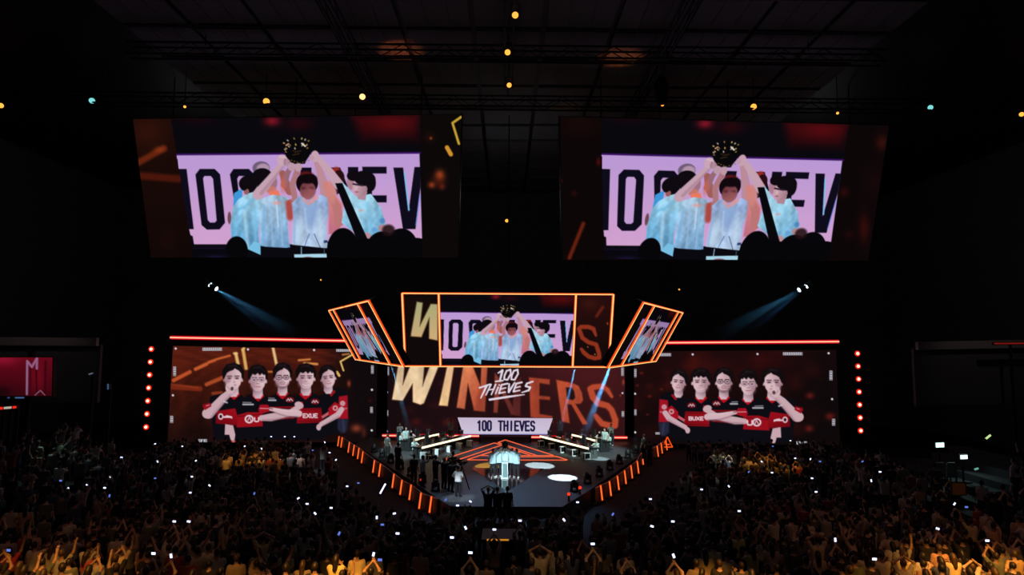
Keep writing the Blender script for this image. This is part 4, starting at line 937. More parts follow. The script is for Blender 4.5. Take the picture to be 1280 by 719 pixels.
# ---- player desks
def desk(a, b, label, side, strip='yellow_core'):
    a, b = np.array(a, float), np.array(b, float); L = np.linalg.norm((b - a)[:2]); t = empty('player_desk', ((a + b)[0] / 2, (a + b)[1] / 2, STAGE), label, 'desk')
    d = nrm(b - a); n = np.array([-d[1], d[0], 0]);  n = n if n[1] > 0 else -n
    part('tabletop', M['blackgloss'], t, lambda m: m.hull([a, b, b + n * .85, a + n * .85], (0, 0, .06)))
    part('led_strip', M[strip], t, lambda m: m.bar(a - n * .03 + (0, 0, .03), b - n * .03 + (0, 0, .03), .06, .13))
    for k in range(4):
        p = lerp(a, b, (k + .04) / 3.08); part('leg', M['truss'], t, lambda m: m.hull([p, p + d * .06, p + d * .06 + n * .8, p + n * .8], (0, 0, STAGE - p[2])))
    part('modesty_panel', M['black'], t, lambda m: m.hull([a + n * .4 - (0, 0, .02), b + n * .4 - (0, 0, .02), b + n * .4 - (0, 0, .40), a + n * .4 - (0, 0, .40)], n * .03))
    return a, b, d, n
def monitor(p, rz, label, group):
    t = empty('monitor', p, label, 'monitor', group, rz=rz)
    m = MB().box((0, 0, .32), (.56, .05, .33)); m.build('casing', M['blackgloss'], t, world=False)
    m = MB().box((0, .03, .32), (.52, .012, .29)); m.build('display', M['monblue'], t, world=False)
    m = MB().box((0, -.03, .13), (.05, .03, .26)); m.box((0, 0, .01), (.24, .18, .02)); m.build('stand', M['metal'], t, world=False)
def tower(p, rz, label, group):
    t = empty('computer_tower', p, label, 'computer', group, rz=rz)
    MB().box((0, 0, .24), (.24, .5, .48)).build('case', M['white_plastic'], t, world=False)
    MB().box((0, -.255, .26), (.17, .012, .36)).build('front_grille', M['black'], t, world=False); MB().box((.123, 0, .26), (.008, .4, .36)).build('side_window', M['glass'], t, world=False)
def gaming_chair(p, rz, label, group):
    t = empty('gaming_chair', p, label, 'chair', group, rz=rz)
    MB().box((0, 0, .46), (.5, .5, .1)).build('seat', M['black'], t, world=False)
    m = MB().hull([(-.24, -.24, .5), (.24, -.24, .5), (.27, -.33, .95), (.17, -.36, 1.28), (-.17, -.36, 1.28), (-.27, -.33, .95)], (0, .09, .02)); m.build('backrest', M['black'], t, world=False)
    m = MB().lathe((0, 0, .08), [(.035, 0), (.03, .34)], 8)
    m.build('gas_lift', M['metal'], t, world=False)
    m = MB()
    for k in range(5): a = k * 1.2566; m.bar((0, 0, .09), (.32 * math.cos(a), .32 * math.sin(a), .05), .05, .04); m.lathe((.32 * math.cos(a), .32 * math.sin(a), 0), [(.03, 0), (.03, .05)], 6)
    m.build('star_base', M['truss'], t, world=False)
    for s in (-1, 1): MB().box((s * .3, .02, .68), (.08, .28, .04)).box((s * .3, 0, .57), (.04, .05, .2)).build('armrest', M['black'], t, world=False)

for key, pose in (('down', 'down'), ('phone', 'phone'), ('fist_right', 'fist_right'), ('fist_left', 'fist_left'), ('vee', 'vee'), ('clap', 'clap'), ('head_hands', 'head_hands'), ('over_clap', 'over_clap'), ('point', 'point'), ('hips', 'hips')):
    person_meshes('stage_' + key, pose, h=.03)
person_meshes('seated', 'seated', h=.03); person_meshes('camera', 'camera', h=.03)
TEAL = (.42, .55, .54)
for s, w in ((-1, 'left'), (1, 'right')):
    A, B = on(527, 560.5, 1.65), on(588, 545.6, 1.65); A2, B2 = on(511, 552.2, 1.65), on(548, 543.4, 1.65)
    if s > 0: A, B, A2, B2 = A * mx, B * mx, A2 * mx, B2 * mx
    a, b, d, n = desk(A, B, 'long front player desk with glowing edge on the %s of the stage' % w, s)
    a2, b2, d2, n2 = desk(A2, B2, 'short rear player desk with glowing edge on the %s of the stage' % w, s)
    rz = math.atan2(d[1], d[0]) if s < 0 else math.atan2(-d[1], -d[0])
    for k in range(5):
        p = lerp(a, b, .1 + .2 * k) + n * .45; pos = ['nearest', 'second nearest', 'middle', 'second farthest', 'farthest'][k]
        monitor((p[0], p[1], p[2] + .06), rz, '%s dark monitor on the %s front desk' % (pos, w), 'desk monitors')
        q = lerp(a, b, .02 + .235 * k) - n * .1; tower((q[0], q[1], STAGE), rz, '%s white computer tower under the %s front desk' % (pos, w), 'computer towers')
    for k in range(3):
        p = lerp(a2, b2, .2 + .3 * k) + n2 * .45; monitor((p[0], p[1], p[2] + .06), rz, '%s dark monitor on the %s rear desk' % (['nearest', 'middle', 'farthest'][k], w), 'desk monitors')
        q = lerp(a2, b2, .2 + .3 * k) + n2 * 1.25; gaming_chair((q[0], q[1], STAGE), rz + math.pi, '%s gaming chair behind the %s rear desk' % (['nearest', 'middle', 'farthest'][k], w), 'gaming chairs')
        if not (k == 2): person('seated', (q[0], q[1] - .05, STAGE - .46), rz + math.pi, 'player in pale grey shirt seated at the %s rear desk, %s' % (w, ['near end', 'middle'][k]), TEAL, (.05, .06, .06), shoe=(.5, .5, .5), group='players at the desks')
    for k in range(3):
        q = lerp(a, b, .12 + .3 * k) + n * 1.25; gaming_chair((q[0], q[1], STAGE), rz + math.pi, '%s gaming chair behind the %s front desk' % (['nearest', 'middle', 'farthest'][k], w), 'gaming chairs')
        if k != 1: person('seated', (q[0], q[1] - .05, STAGE - .46), rz + math.pi, 'player in pale grey shirt seated at the %s front desk, %s end' % (w, ['near', None, 'far'][k]), TEAL, (.05, .06, .06), shoe=(.5, .5, .5), group='players at the desks')
    for (px, py), key, lab in (((507, 563), 'down', 'standing player in pale shirt beside the outer end of the %s front desk'), ((499, 556), 'clap', 'standing person in pale shirt behind the outer end of the %s rear desk'), ((563, 551), 'fist_right', 'standing person with raised arm behind the inner end of the %s front desk')):
        p = on(px, py, STAGE)
        if s > 0: p = p * mx
        person('stage_' + key, (p[0], p[1], STAGE), (2.6 if s > 0 else 3.6), lab % w, TEAL, (.08, .09, .09), group='players at the desks')

# ---- pedestal, trophy and the winners
pc = on(631, 598.5, STAGE)
ped = empty('pedestal', pc, 'white lit pedestal in front of the winners at the stage centre', 'pedestal')
part('column', M['white_plastic'], ped, lambda m: m.box(pc + (0, 0, .52), (.38, .38, .92)))
part('base', M['white_plastic'], ped, lambda m: m.box(pc + (0, 0, .03), (.46, .46, .06))); part('top', M['white_plastic'], ped, lambda m: m.box(pc + (0, 0, 1.0), (.44, .44, .05)))
part('front_panel', emit('pedestal_glow', (150, 200, 206), .8), ped, lambda m: m.box(pc + (0, -.2, .52), (.28, .02, .8)))
tc = pc + np.array([.0, .35, 1.98])
tro = empty('trophy', tc - (0, 0, .2), 'round black and gold spiked trophy held above the winners', 'trophy')
part('disc', M['blackgloss'], tro, lambda m: m.lathe(tc + (0, .05, 0), [(.03, -.06), (.17, -.05), (.20, 0), (.17, .05), (.03, .06)], 18, (0, -1, 0)), True)
part('stem', M['blackgloss'], tro, lambda m: m.lathe(tc - (0, 0, .32), [(.07, 0), (.04, .06), (.03, .16)], 10), True)
for k in range(14):
    a = 2 * math.pi * k / 14; u = np.array([math.cos(a), 0, math.sin(a)]); part('spike', M['gold'], tro, lambda m: m.bar(tc + u * .20, tc + u * .28, .022, .03))
part('emblem', M['gold'], tro, lambda m: m.lathe(tc + (0, -.02, 0), [(.06, 0), (.09, .01), (.06, .02)], 12, (0, -1, 0)))
WH = [(-.74, .20, 3.5, 'winner in pale shirt at the left end of the trophy group'), (-.40, .50, 3.3, 'winner in pale shirt second from the left under the trophy'), (.02, .62, 3.14, 'winner in pale shirt behind the pedestal under the trophy'),
      (.44, .46, 2.95, 'winner in pale shirt second from the right under the trophy'), (.72, .16, 2.75, 'winner in pale shirt at the right end of the trophy group')]
for i, (x, y, rz, lab) in enumerate(WH):
    loc = pc + np.array([x, y, 0]); R = np.array([[math.cos(-rz), -math.sin(-rz), 0], [math.sin(-rz), math.cos(-rz), 0], [0, 0, 1]])
    def loc2(p): return tuple(R @ (np.array(p) - loc))
    g = np.array([[-.18, -.1, -.16], [-.14, .06, -.2], [0, 0, -.3], [.14, .06, -.2], [.18, -.1, -.16]])[i]
    far = i in (0, 4)
    hr, hl = loc2(tc + g + (-.04, 0, 0)), loc2(tc + g + (.04, 0, 0.03))
    if hr[0] < hl[0]: hr, hl = hl, hr
    if i == 0: hr = (.26, .1, .9) if hr[0] < -.3 else hr
    MESH.pop('winner%d' % i, None)
    person_meshes('winner%d' % i, (hr, hl, (1, 0, -.4), (-1, 0, -.4)), h=.022, sleeve=.7)
    o = person('winner%d' % i, tuple(loc), rz, lab, (.62, .78, .82), (.015, .015, .02), SKINS[i % 3], shoe=(.8, .8, .8), group='winners on stage')
    for s in (-1, 1):
        e = MB().lathe((s * .032, .098, 1.662), [(.011, 0), (.008, .006)], 8, (0, 1, 0)).build('eye', M['blackgloss'], None); e.parent = o
    e = MB().bar((-.025, .10, 1.575), (.025, .10, 1.575), .012, .01).build('mouth', principled('lips', (.35, .12, .11), .5), None); e.parent = o

# ---- crew on and in front of the stage
def camera_rig(p, rz, label, shoulder=True):
    t = empty('video_camera', p, label, 'camera', rz=rz)
    MB().box((0, .05, 0), (.14, .42, .2)).build('camera_body', M['blackgloss'], t, world=False); MB().lathe((0, .26, 0), [(.05, 0), (.055, .1), (.07, .2)], 10, (0, 1, 0)).build('lens', M['glass'], t, world=False)
    MB().bar((0, -.08, .17), (0, .18, .17), .03).bar((0, -.08, .1), (0, -.08, .17), .03).bar((0, .18, .1), (0, .18, .17), .03).build('handle', M['truss'], t, world=False)
    MB().box((-.1, .1, .04), (.06, .16, .06)).build('viewfinder', M['truss'], t, world=False)
    if not shoulder:
        m = MB()
        for k in range(3): a = k * 2.094 + .5; m.bar((0, 0, -.15), (.45 * math.cos(a), .45 * math.sin(a), -1.45), .05)
        m.build('tripod', M['truss'], t, world=False)
crew = [((517, 607), 'down', -.4, 'tall figure in dark clothes standing left of the pale shirt cameraman on stage', (.02, .02, .025)), ((528, 609), 'camera', -1.2, 'cameraman in pale grey shirt standing on the left of the stage', (.55, .62, .64)),
        ((544, 608), 'clap', -.9, 'tall figure in dark clothes right of the pale shirt cameraman on stage', (.02, .02, .03)), ((555, 612), 'camera', -.8, 'photographer in navy jacket with light hair left of the tripod camera', (.03, .035, .06)),
        ((563, 616), 'camera', -.7, 'photographer in dark jacket standing at the tripod camera', (.03, .03, .035)), ((572, 625), 'hips', -.5, 'photographer in bright white shirt at the left of the stage front', (.9, .92, .95)),
        ((566, 602), 'down', -1.0, 'crew member in dark teal shirt behind the tripod camera', (.05, .1, .11))]
for (px, py), key, rz, lab, col in crew:
    p = on(px, py, STAGE); sc = 1.0
    if 'bright white' in lab: p = on(572.5, 621.5, STAGE); sc = .92
    k = 'camera' if key == 'camera' else 'stage_' + key
    hair = (.35, .3, .22) if 'light hair' in lab else (.02, .015, .012)
    person(k, (p[0], p[1], STAGE), rz, lab, col, (.012, .012, .016), shoe=(.05, .05, .05), hair=hair, group='camera crew', scale=sc)
    if key == 'camera':
        h = Matrix.Rotation(rz, 3, 'Z') @ Vector((.1, .32, 1.66)); camera_rig((p[0] + h.x, p[1] + h.y, STAGE + h.z), rz, 'video camera held by the ' + lab.split(' standing')[0].split(' with')[0].split(' on stage')[0])
p = on(577, 612, STAGE); camera_rig((p[0], p[1], STAGE + 1.45), -.6, 'black video camera on a tripod left of the winners', False)
for (px, d, key, col, lab) in ((610, 31.8, 'head_hands', (.015, .015, .02), 'leftmost of three dark figures before the stage front, hands at its light head'), (621.5, 31.9, 'clap', (.012, .012, .016), 'middle of three dark figures standing before the stage front'), (634, 32.0, 'down', (.012, .012, .016), 'rightmost of three dark figures standing before the stage front')):
    p = at(px, 640, d); person('stage_' + key, (p[0], d, .4), 0, lab, col, (.01, .01, .012), shoe=(.03, .03, .03), hair=(.3, .24, .14) if px == 610 else (.02, .015, .012), group='figures before the stage')
for (px, py, key, lab) in ((575.5, 549, 'down', 'dark figure standing before the left end of the 100 THIEVES sign'), (805, 574, 'down', 'steward in dark clothes standing by the right barrier, nearer the desks'), (812, 584, 'clap', 'steward in dark clothes standing by the right barrier, nearer the audience'), (497, 588, 'down', 'steward in dark clothes standing by the left barrier, nearer the desks'), (484, 574, 'down', 'steward in dark clothes standing by the left barrier near its far end')):
    p = on(px, py, STAGE); person('stage_' + key, (p[0], p[1], STAGE), .6 if px > 640 else -.6, lab, (.05, .055, .05), (.02, .02, .02), shoe=(.1, .1, .1), group='stewards')

# ---- floor moving lights along the stage edges
def moving_head(p, rz, label, group, lens='glass', tilt=.5):
    t = empty('moving_light', p, label, 'stage light', group, rz=rz)
    MB().box((0, 0, .06), (.36, .36, .12)).build('base', M['black'], t, world=False)
    for s in (-1, 1): MB().box((s * .19, 0, .3), (.06, .16, .4)).build('yoke_arm', M['black'], t, world=False)
    ax = np.array([0, math.sin(tilt), math.cos(tilt)]); h = MB().lathe(np.array([0, 0, .42]) - ax * .18, [(.08, 0), (.14, .06), (.15, .3), (.13, .4)], 12, ax).build('head', M['black'], t, True, False)
    MB().lathe(np.array([0, 0, .42]) + ax * .221, [(.12, 0), (.12, .012)], 12, ax).build('lens', M[lens], h, world=False)
    return t
ORD = ['first', 'second', 'third', 'fourth', 'fifth', 'sixth', 'seventh']
for s, w in ((-1, 'left'), (1, 'right')):
    for k in range(7):
        d = 36.5 + k * 2.1; moving_head((s * (edge_x(d) - .45), d, STAGE), s * .5, 'dark moving stage light on the %s stage edge, %s from the front' % (w, ORD[k]), 'stage edge lights')
# small red warning lamps
for px, py, d_, lab in ((725, 610, 35.5, 'small red warning lamp on the right stage edge, upper one'), (711, 618, 34.6, 'small red warning lamp on the right stage edge, lower one'), (516, 592, 40, 'small red warning lamp near the pale shirt cameraman'), (527, 600, 38.5, 'small red warning lamp before the pale shirt cameraman')):
    p = on(px, py, STAGE + .35); t = empty('warning_lamp', (p[0], p[1], STAGE), lab, 'lamp', 'red warning lamps')
    MB().lathe((0, 0, 0), [(.10, 0), (.05, .04), (.03, .3)], 8).build('stand', M['truss'], t, world=False); MB().lathe((0, 0, .3), [(.07, 0), (.09, .06), (.04, .14)], 8).build('lamp', M['reddot'], t, world=False)

# ---- audience barriers with slanted orange tubes
def barrier(tubes, side, label):
    pts = [on(x, y, .12) for x, y in tubes]
    t = empty('crowd_barrier', (pts[0][0], pts[0][1], 0), label, 'barrier')
    far = pts[-1] + (pts[-1] - pts[-2]) * .4; near = pts[0] + (pts[0] - pts[1]) * .5
    line = [near] + pts + [far]
    for i in range(len(line) - 1):
        a, b = np.array(line[i]), np.array(line[i + 1]); a[2] = b[2] = .08
        d = nrm(b - a); g = d * .04; n = np.array([-d[1], d[0], 0])
        part('barrier_panel', M['barrier'], t, lambda m: m.hull([a + g, b - g, b - g + (0, 0, .78), a + g + (0, 0, .78)], n * .05))
    rail = [np.array([q[0], q[1], .92]) for q in line]
    part('top_rail', M['metal'], t, lambda m: m.tube(rail, .035, 6))
    for q in line: part('foot', M['truss'], t, lambda m: m.box((q[0], q[1], .04), (.5, .5, .08), .5))
    for q in pts:
        inward = np.array([-side * .10, -.02, 0]); a = q + np.array([side * .17, -.10, .02]); b = a + (0, 0, .86) + inward
        o = part('tube_light', M['orange_glow'], t, lambda m: m.tube([a, b], .052, 8)); part('tube_core', emit('tube_core', (255, 118, 52), 1.1), o, lambda m: m.tube([a + (0, -.03, .04), b + (0, -.03, -.04)], .032, 6))
    return t, pts
barrier([(541, 641), (528, 636), (515.5, 625), (504, 618.5), (494, 610), (477, 596), (469.5, 591), (455, 579), (450, 574), (444, 570), (438, 566), (429, 559.5), (425, 558)], -1, 'long crowd barrier with slanted orange tube lights on the left of the stage')
bt, bp = barrier([(749, 625.5), (760, 620), (770, 612.5), (779, 605), (787, 598), (795, 592), (801, 581), (820, 571), (825, 567), (831, 563)], 1, 'long crowd barrier with slanted orange tube lights on the right of the stage')
lc = on(834.5, 560.5, .3); ls = empty('logo_sign', (lc[0], lc[1], 0), 'small orange glowing triangle sign at the far end of the right barrier', 'sign')
for a, b in (((-.42, 0, 0), (0, 0, .85)), ((.42, 0, 0), (0, 0, .85)), ((-.42, 0, 0), (.42, 0, 0)), ((-.18, 0, .22), (.18, 0, .22))):
    part('led_strip', M['orange_glow'], ls, lambda m: m.bar(lc + (a[0], a[1], a[2] + .1), lc + (b[0], b[1], b[2] + .1), .10, .08))
part('backing', M['black'], ls, lambda m: m.hull([lc + (-.55, .06, 0), lc + (.55, .06, 0), lc + (0, .06, 1.1)], (0, .05, 0))); part('post', M['truss'], ls, lambda m: m.box((lc[0], lc[1] + .1, .3), (.08, .08, .6)))

# ---- blinder columns either side
def blinder(top, bot, side):
    a, b = top, bot; t = empty('blinder_column', (b[0], b[1], 0), 'vertical string of seven red lamps %s of the stage screens' % side, 'lamp column')
    part('mast', M['truss'], t, lambda m: m.bar(a + (0, .25, .8), (b[0], b[1] + .25, 0), .16)); part('base_plate', M['truss'], t, lambda m: m.box((b[0], b[1] + .25, .04), (1, 1, .08)))
    for k in range(7):
        p = lerp(a, b, k / 6); o = part('lamp', M['black'], t, lambda m: m.lathe(p + (0, .22, 0), [(.12, 0), (.27, .12), (.29, .2)], 14, (0, -1, 0)))
        part('lens', M['redlamp'], o, lambda m: m.lathe(p + (0, .03, 0), [(.25, 0), (.20, .04)], 14, (0, -1, 0))); part('bulb', M['redhot'], o, lambda m: m.lathe(p + (0, -.02, 0), [(.12, 0), (.10, .05), (.03, .08)], 10, (0, -1, 0)))
blinder(at(189, 436.5, 54.5), at(182.5, 534, 54.5), 'left'); blinder(at(1072, 442, 54.5), at(1076, 538.5, 54.5), 'right')

# ---- ceiling lamps
def lamp(px, py, d, r, mat, label, power=0, color=None):
    p = at(px, py, d); tgt = nrm(CAM + np.array([0, 6, -6]) - p)
    t = empty('ceiling_lamp', p, label, 'lamp', 'lamps hung from the roof')
    part('housing', M['black'], t, lambda m: m.lathe(p - tgt * (r * 3), [(r * .6, 0), (r * 1.15, r * .8), (r * 1.2, r * 2.9)], 14, tgt))
    part('lens', M[mat], t, lambda m: m.lathe(p - tgt * r * .3, [(r, 0), (r * .95, r * .3), (r * .5, r * .5)], 16, tgt))
    part('yoke', M['truss'], t, lambda m: m.bar(p - tgt * r * 1.6 + (-r * 1.3, 0, 0), p - tgt * r * 1.6 + (r * 1.3, 0, 0), .04).bar(p - tgt * r * 1.6 + (r * 1.3, 0, 0), p - tgt * r * 1.6 + (r * 1.3, 0, r * 3), .04).bar(p - tgt * r * 1.6 + (-r * 1.3, 0, 0), p - tgt * r * 1.6 + (-r * 1.3, 0, r * 3), .04).bar(p - tgt * r * 1.6 + (-r * 1.3, 0, r * 3), p - tgt * r * 1.6 + (r * 1.3, 0, r * 3), .04))
    q = p - tgt * r * 1.6; part('hanging_cable', M['truss'], t, lambda m: m.tube([q + (0, 0, r * 3), (q[0], q[1], CEIL + .2)], .025))
for px, py, d, r, mat, lab in (
    (644, 19, 31.2, .17, 'amber', 'nearest of the three orange lamps in the centre roof line'), (634.5, 65.5, 35.3, .17, 'amber', 'middle of the three orange lamps in the centre roof line'), (636.5, 106.5, 39.6, .16, 'amber', 'farthest of the three orange lamps in the centre roof line'),
    (1, 132, 41.4, .17, 'amber', 'yellow roof lamp at the left edge of the picture'), (115, 126, 41.4, .19, 'cyan', 'pale cyan roof lamp left of the left big screen'), (231, 133.5, 41.4, .09, 'amber', 'tiny amber roof lamp over the left end of the left big screen'),
    (333, 127, 41.4, .22, 'amber', 'round orange roof lamp above the middle of the left big screen'), (453, 121, 41.4, .20, 'star', 'brightest amber roof lamp above the left big screen'),
    (828, 131, 41.4, .11, 'amber', 'small orange roof lamp under a dark round speaker'), (942, 133.5, 41.4, .20, 'amber', 'round orange roof lamp above the right big screen'), (1047, 141.5, 41.4, .09, 'amber', 'tiny amber roof lamp over the right end of the right big screen'),
    (1163, 134.5, 41.4, .17, 'cyan', 'pale cyan roof lamp right of the right big screen'), (1277, 143, 41.4, .15, 'amber', 'yellow roof lamp at the right edge of the picture'),
    (633.5, 276, 73.5, .2, 'amber', 'small orange lamp hung before the far back wall'), (401, 350, 53, .06, 'amber', 'faint amber lamp above the left red light bar'), (849, 362, 53, .07, 'amber', 'faint amber lamp above the right red light bar')):
    lamp(px, py, d, r, mat, lab)
# round roof loudspeaker
p = at(827, 113, 41.0); t = empty('roof_speaker', p, 'dark round loudspeaker hanging above the right big screen', 'speaker')
part('shell', M['black'], t, lambda m: m.lathe(p - (0, 0, .9), [(.3, 0), (.42, .5), (.44, 1.3), (.3, 1.7)], 16), True); part('hanging_cable', M['truss'], t, lambda m: m.tube([p + (0, 0, .7), (p[0], p[1], CEIL + .2)], .03))

# orange uplights grazing the ceiling panels
for tx, td, pw, cl in ((-6.6, 38, 500, (1, .2, .06)), (-4.4, 44, 420, (1, .3, .08)), (-3.6, 48, 200, (1, .6, .15)), (7.0, 38.5, 420, (1, .22, .06)), (4.4, 48, 420, (1, .42, .1)), (9.6, 43, 380, (1, .36, .08)), (12.5, 29, 300, (1, .2, .08))):
    spot('roof_uplight', (tx * 1.1, td + 1, 9), (tx, td, CEIL), pw * 16, cl, 10, .7)

# ---- blue beams from paired moving lights
def haze_material(name, dens, src, ax, L):
    m = bpy.data.materials.new(name); m.use_nodes = True; nt = m.node_tree; nt.nodes.remove(nt.nodes['Principled BSDF'])
    v = nt.nodes.new('ShaderNodeVolumeScatter'); v.inputs['Density'].default_value = dens; v.inputs['Color'].default_value = (1, 1, 1, 1)
    nt.links.new(v.outputs[0], nt.nodes['Material Output'].inputs['Volume'])
    tc_ = nt.nodes.new('ShaderNodeTexCoord'); sb = nt.nodes.new('ShaderNodeVectorMath'); sb.operation = 'SUBTRACT'; sb.inputs[1].default_value = tuple(src)
    dt = nt.nodes.new('ShaderNodeVectorMath'); dt.operation = 'DOT_PRODUCT'; dt.inputs[1].default_value = tuple(ax)
    mr = nt.nodes.new('ShaderNodeMapRange'); mr.interpolation_type = 'SMOOTHSTEP'; mr.inputs['From Min'].default_value = 0; mr.inputs['From Max'].default_value = L; mr.inputs['To Min'].default_value = dens; mr.inputs['To Max'].default_value = 0
    nt.links.new(tc_.outputs['Object'], sb.inputs[0]); nt.links.new(sb.outputs[0], dt.inputs[0]); nt.links.new(dt.outputs['Value'], mr.inputs['Value']); nt.links.new(mr.outputs[0], v.inputs['Density']); return m

def beam(src, dst, ang, power, color, label, lens='bluewhite', lamp_label=None, r0=.14, L=None, dens=.02):
    src, dst = np.array(src), np.array(dst); ax = nrm(dst - src); L = L or np.linalg.norm(dst - src)
    if lamp_label:
        t = empty('beam_light', src, lamp_label, 'stage light', 'beam lights')
        h = part('head', M['black'], t, lambda m: m.lathe(src - ax * .6, [(.12, 0), (.22, .1), (.24, .5), (.2, .6)], 12, ax)); part('lens', M[lens], h, lambda m: m.lathe(src + ax * .005, [(.19, 0), (.17, .03)], 14, ax))
        q = src - ax * .3; part('yoke', M['truss'], t, lambda m: m.bar(q + (-.3, 0, 0), q + (.3, 0, 0), .05).bar(q + (-.3, 0, 0), q + (-.3, 0, .5), .05).bar(q + (.3, 0, 0), q + (.3, 0, .5), .05).bar(q + (-.3, 0, .5), q + (.3, 0, .5), .05))
        part('hanging_cable', M['truss'], t, lambda m: m.tube([q + (0, 0, .5), (q[0], q[1], CEIL + .2)], .03))
    if power:
        spot('beam_spot', tuple(src + ax * .1), tuple(dst), power, color, ang, .9, .05)
        k = math.tan(math.radians(ang / 2)); prof = [(r0, .15)] + [(r0 + k * L * f, L * f) for f in (.25, .5, .75, 1)]
        o = MB().lathe(src, prof, 20, ax).build('light_haze', haze_material('stage_haze', dens, src, ax, L), None, True); tag(o, label, 'haze', 'beams of light in the haze', 'stuff')
beam(at(262.5, 356, 52.5), at(352, 424, 52), 9, 9000, (.10, .45, 1), 'blue beam of haze slanting down from the upper left lamp pair', 'bluewhite', 'upper bright blue-white lamp of the pair high at the left')
beam(at(270.5, 361, 52), at(380, 424, 51), 12, 14000, (.12, .55, .95), 'wide blue beam of haze from the lower lamp of the left pair', 'bluewhite', 'lower bright blue-white lamp of the pair high at the left')
beam(at(1008, 358, 52.5), at(925, 424, 52), 9, 9000, (.10, .45, 1), 'blue beam of haze slanting down from the upper right lamp pair', 'bluewhite', 'upper bright blue-white lamp of the pair high at the right')
beam(at(999, 362.5, 52), at(890, 424, 51), 12, 14000, (.12, .55, .95), 'wide blue beam of haze from the lower lamp of the right pair', 'bluewhite', 'lower bright blue-white lamp of the pair high at the right')
beam(at(770, 440, 54.3), at(727, 552, 53.2), 7, 200000, (.12, .5, 1), 'blue beam of haze crossing the S of the WINNERS wall', r0=.2, dens=.06)
beam(at(722, 448, 54.3), at(697, 552, 53.2), 5, 90000, (.12, .5, 1), 'thin blue beam of haze crossing the R of the WINNERS wall', r0=.14, dens=.05)
beam(at(487, 448, 54.3), at(515, 552, 53.2), 6, 40000, (.12, .55, .9), 'faint blue beam of haze over the left end of the WINNERS wall', r0=.12, dens=.04)
# ================================================================== SIDES OF THE HALL
sq = [at(-1.5, 447, 44), at(66, 447, 44), at(65, 495, 44), at(-1.5, 495, 44)]
t = screen('side_screen', sq, [(0, 0), (300, 0), (300, 210), (0, 210)], paint_red_side, 80, 60, 'dim red screen with tall letters at the left edge of the hall'); 
p0 = (sq[2] + sq[3]) / 2; part('post', M['truss'], t, lambda m: m.bar(p0 + (0, .3, 3), (p0[0], p0[1] + .3, 0), .3))
def ribbon(a, b, d, mat, label, h=.2):
    p, q = at(*a, d), at(*b, d); t = empty('ribbon_display', (p + q) / 2, label, 'display')
    part('panel', M['cab'], t, lambda m: m.bar(p + (0, .15, 0), q + (0, .15, 0), h * 2.2, .2, (0, 1, 0))); part('lit_strip', mat, t, lambda m: m.bar(p, q, h, .05, (0, 1, 0)))
    c = (p + q) / 2; part('post', M['truss'], t, lambda m: m.bar(c + (0, .3, 0), (c[0], c[1] + .3, 0), .14))
ribbon((-2, 510.5), (3, 510.5), 40, M['redlamp'], 'short red lit ribbon display at the left edge below the red screen', .14); ribbon((5, 510.3), (14, 509.5), 40, emit('ribbon_pale', (200, 190, 170), .8), 'short pale lit ribbon display below the red screen', .13); ribbon((16, 509.5), (20, 509), 40, M['redlamp'], 'tiny red lit ribbon display right of the pale one below the red screen', .13)
ribbon((9.5, 497.3), (12, 497.3), 44, emit('caption_blue', (60, 90, 140), .5), 'tiny blue caption light left under the red screen', .1); ribbon((19, 497.3), (30, 497.3), 44, emit('caption_blue2', (70, 100, 150), .7), 'short blue caption light under the red screen', .1)
ribbon((111, 468), (116, 466.6), 47, emit('caption_grey', (96, 110, 130), .7), 'small pale slanted light on the dark left side of the hall', .09)
ribbon((135, 480), (135, 487), 47, emit('caption_grey2', (70, 96, 130), .7), 'small upright blue light right of the red screen', .09)
for s, a, b, lab in ((-1, (-20, 426.5), (122, 427.5), 'pale balcony ledge on the left side of the hall'), (1, (1146, 432.5), (1300, 429.5), 'pale balcony ledge on the right side of the hall')):
    p, q = at(*a, 48), at(*b, 48); o = struct('trim_1' if s < 0 else 'trim_2', principled('grey_ledge', (.35, .31, .3), .7), lambda m: m.bar(p, q, .6, .35, (0, 1, 0)), lab)
    c = lerp(p, q, .5); spot('ledge_light', (c[0], c[1] - 6, c[2] + 4), tuple(c), 60, (1, .8, .75), 70, .8)
    part('fascia', M['hall'], o, lambda m: m.hull([p + (0, .4, -.2), q + (0, .4, -.2), q + (0, .4, -4.5), p + (0, .4, -4.5)], (0, .3, 0)))
ribbon((1243, 429.6), (1290, 429.2), 46.5, emit('dull_red', (120, 24, 20), .8), 'dull red light strip on the right balcony ledge', .1)
# production desk with two bright monitors on the right
def booth_monitor(px, py, d, w, h, label, rz):
    p = at(px, py, d); g = ground(p[0], d); t = empty('booth_monitor', (p[0], p[1], g), label, 'monitor', 'bright booth monitors', rz=rz)
    z = p[2] - g
    MB().box((0, .05, z), (w + .08, .06, h + .08)).build('casing', M['black'], t, world=False); MB().box((0, 0, z), (w, .02, h)).build('display', M['monitor'], t, world=False)
    MB().bar((0, .1, z), (0, .1, .05), .06).box((0, .1, .03), (.5, .5, .06)).build('stand', M['truss'], t, world=False)
booth_monitor(1175, 556.5, 34, .50, .24, 'left of two bright greenish white monitors in the right stand', .2); booth_monitor(1205, 571.5, 31.5, .40, .19, 'right of two bright greenish white monitors in the right stand', .2)
booth_monitor(48, 566.5, 33, .34, .22, 'small bright greenish monitor in the left stand', -.2)
p = at(1180, 556, 33.2); spot('monitor_glow', tuple(p + (-.1, -.6, .9)), tuple(p + (-.4, -2.2, -2.0)), 120, (.6, 1, .95), 90, .9)
p = at(60, 560, 32); spot('monitor_glow', tuple(p + (0, 0, 1.2)), tuple(p + (1.5, -1, -2.0)), 70, (.6, 1, .95), 90, .9)
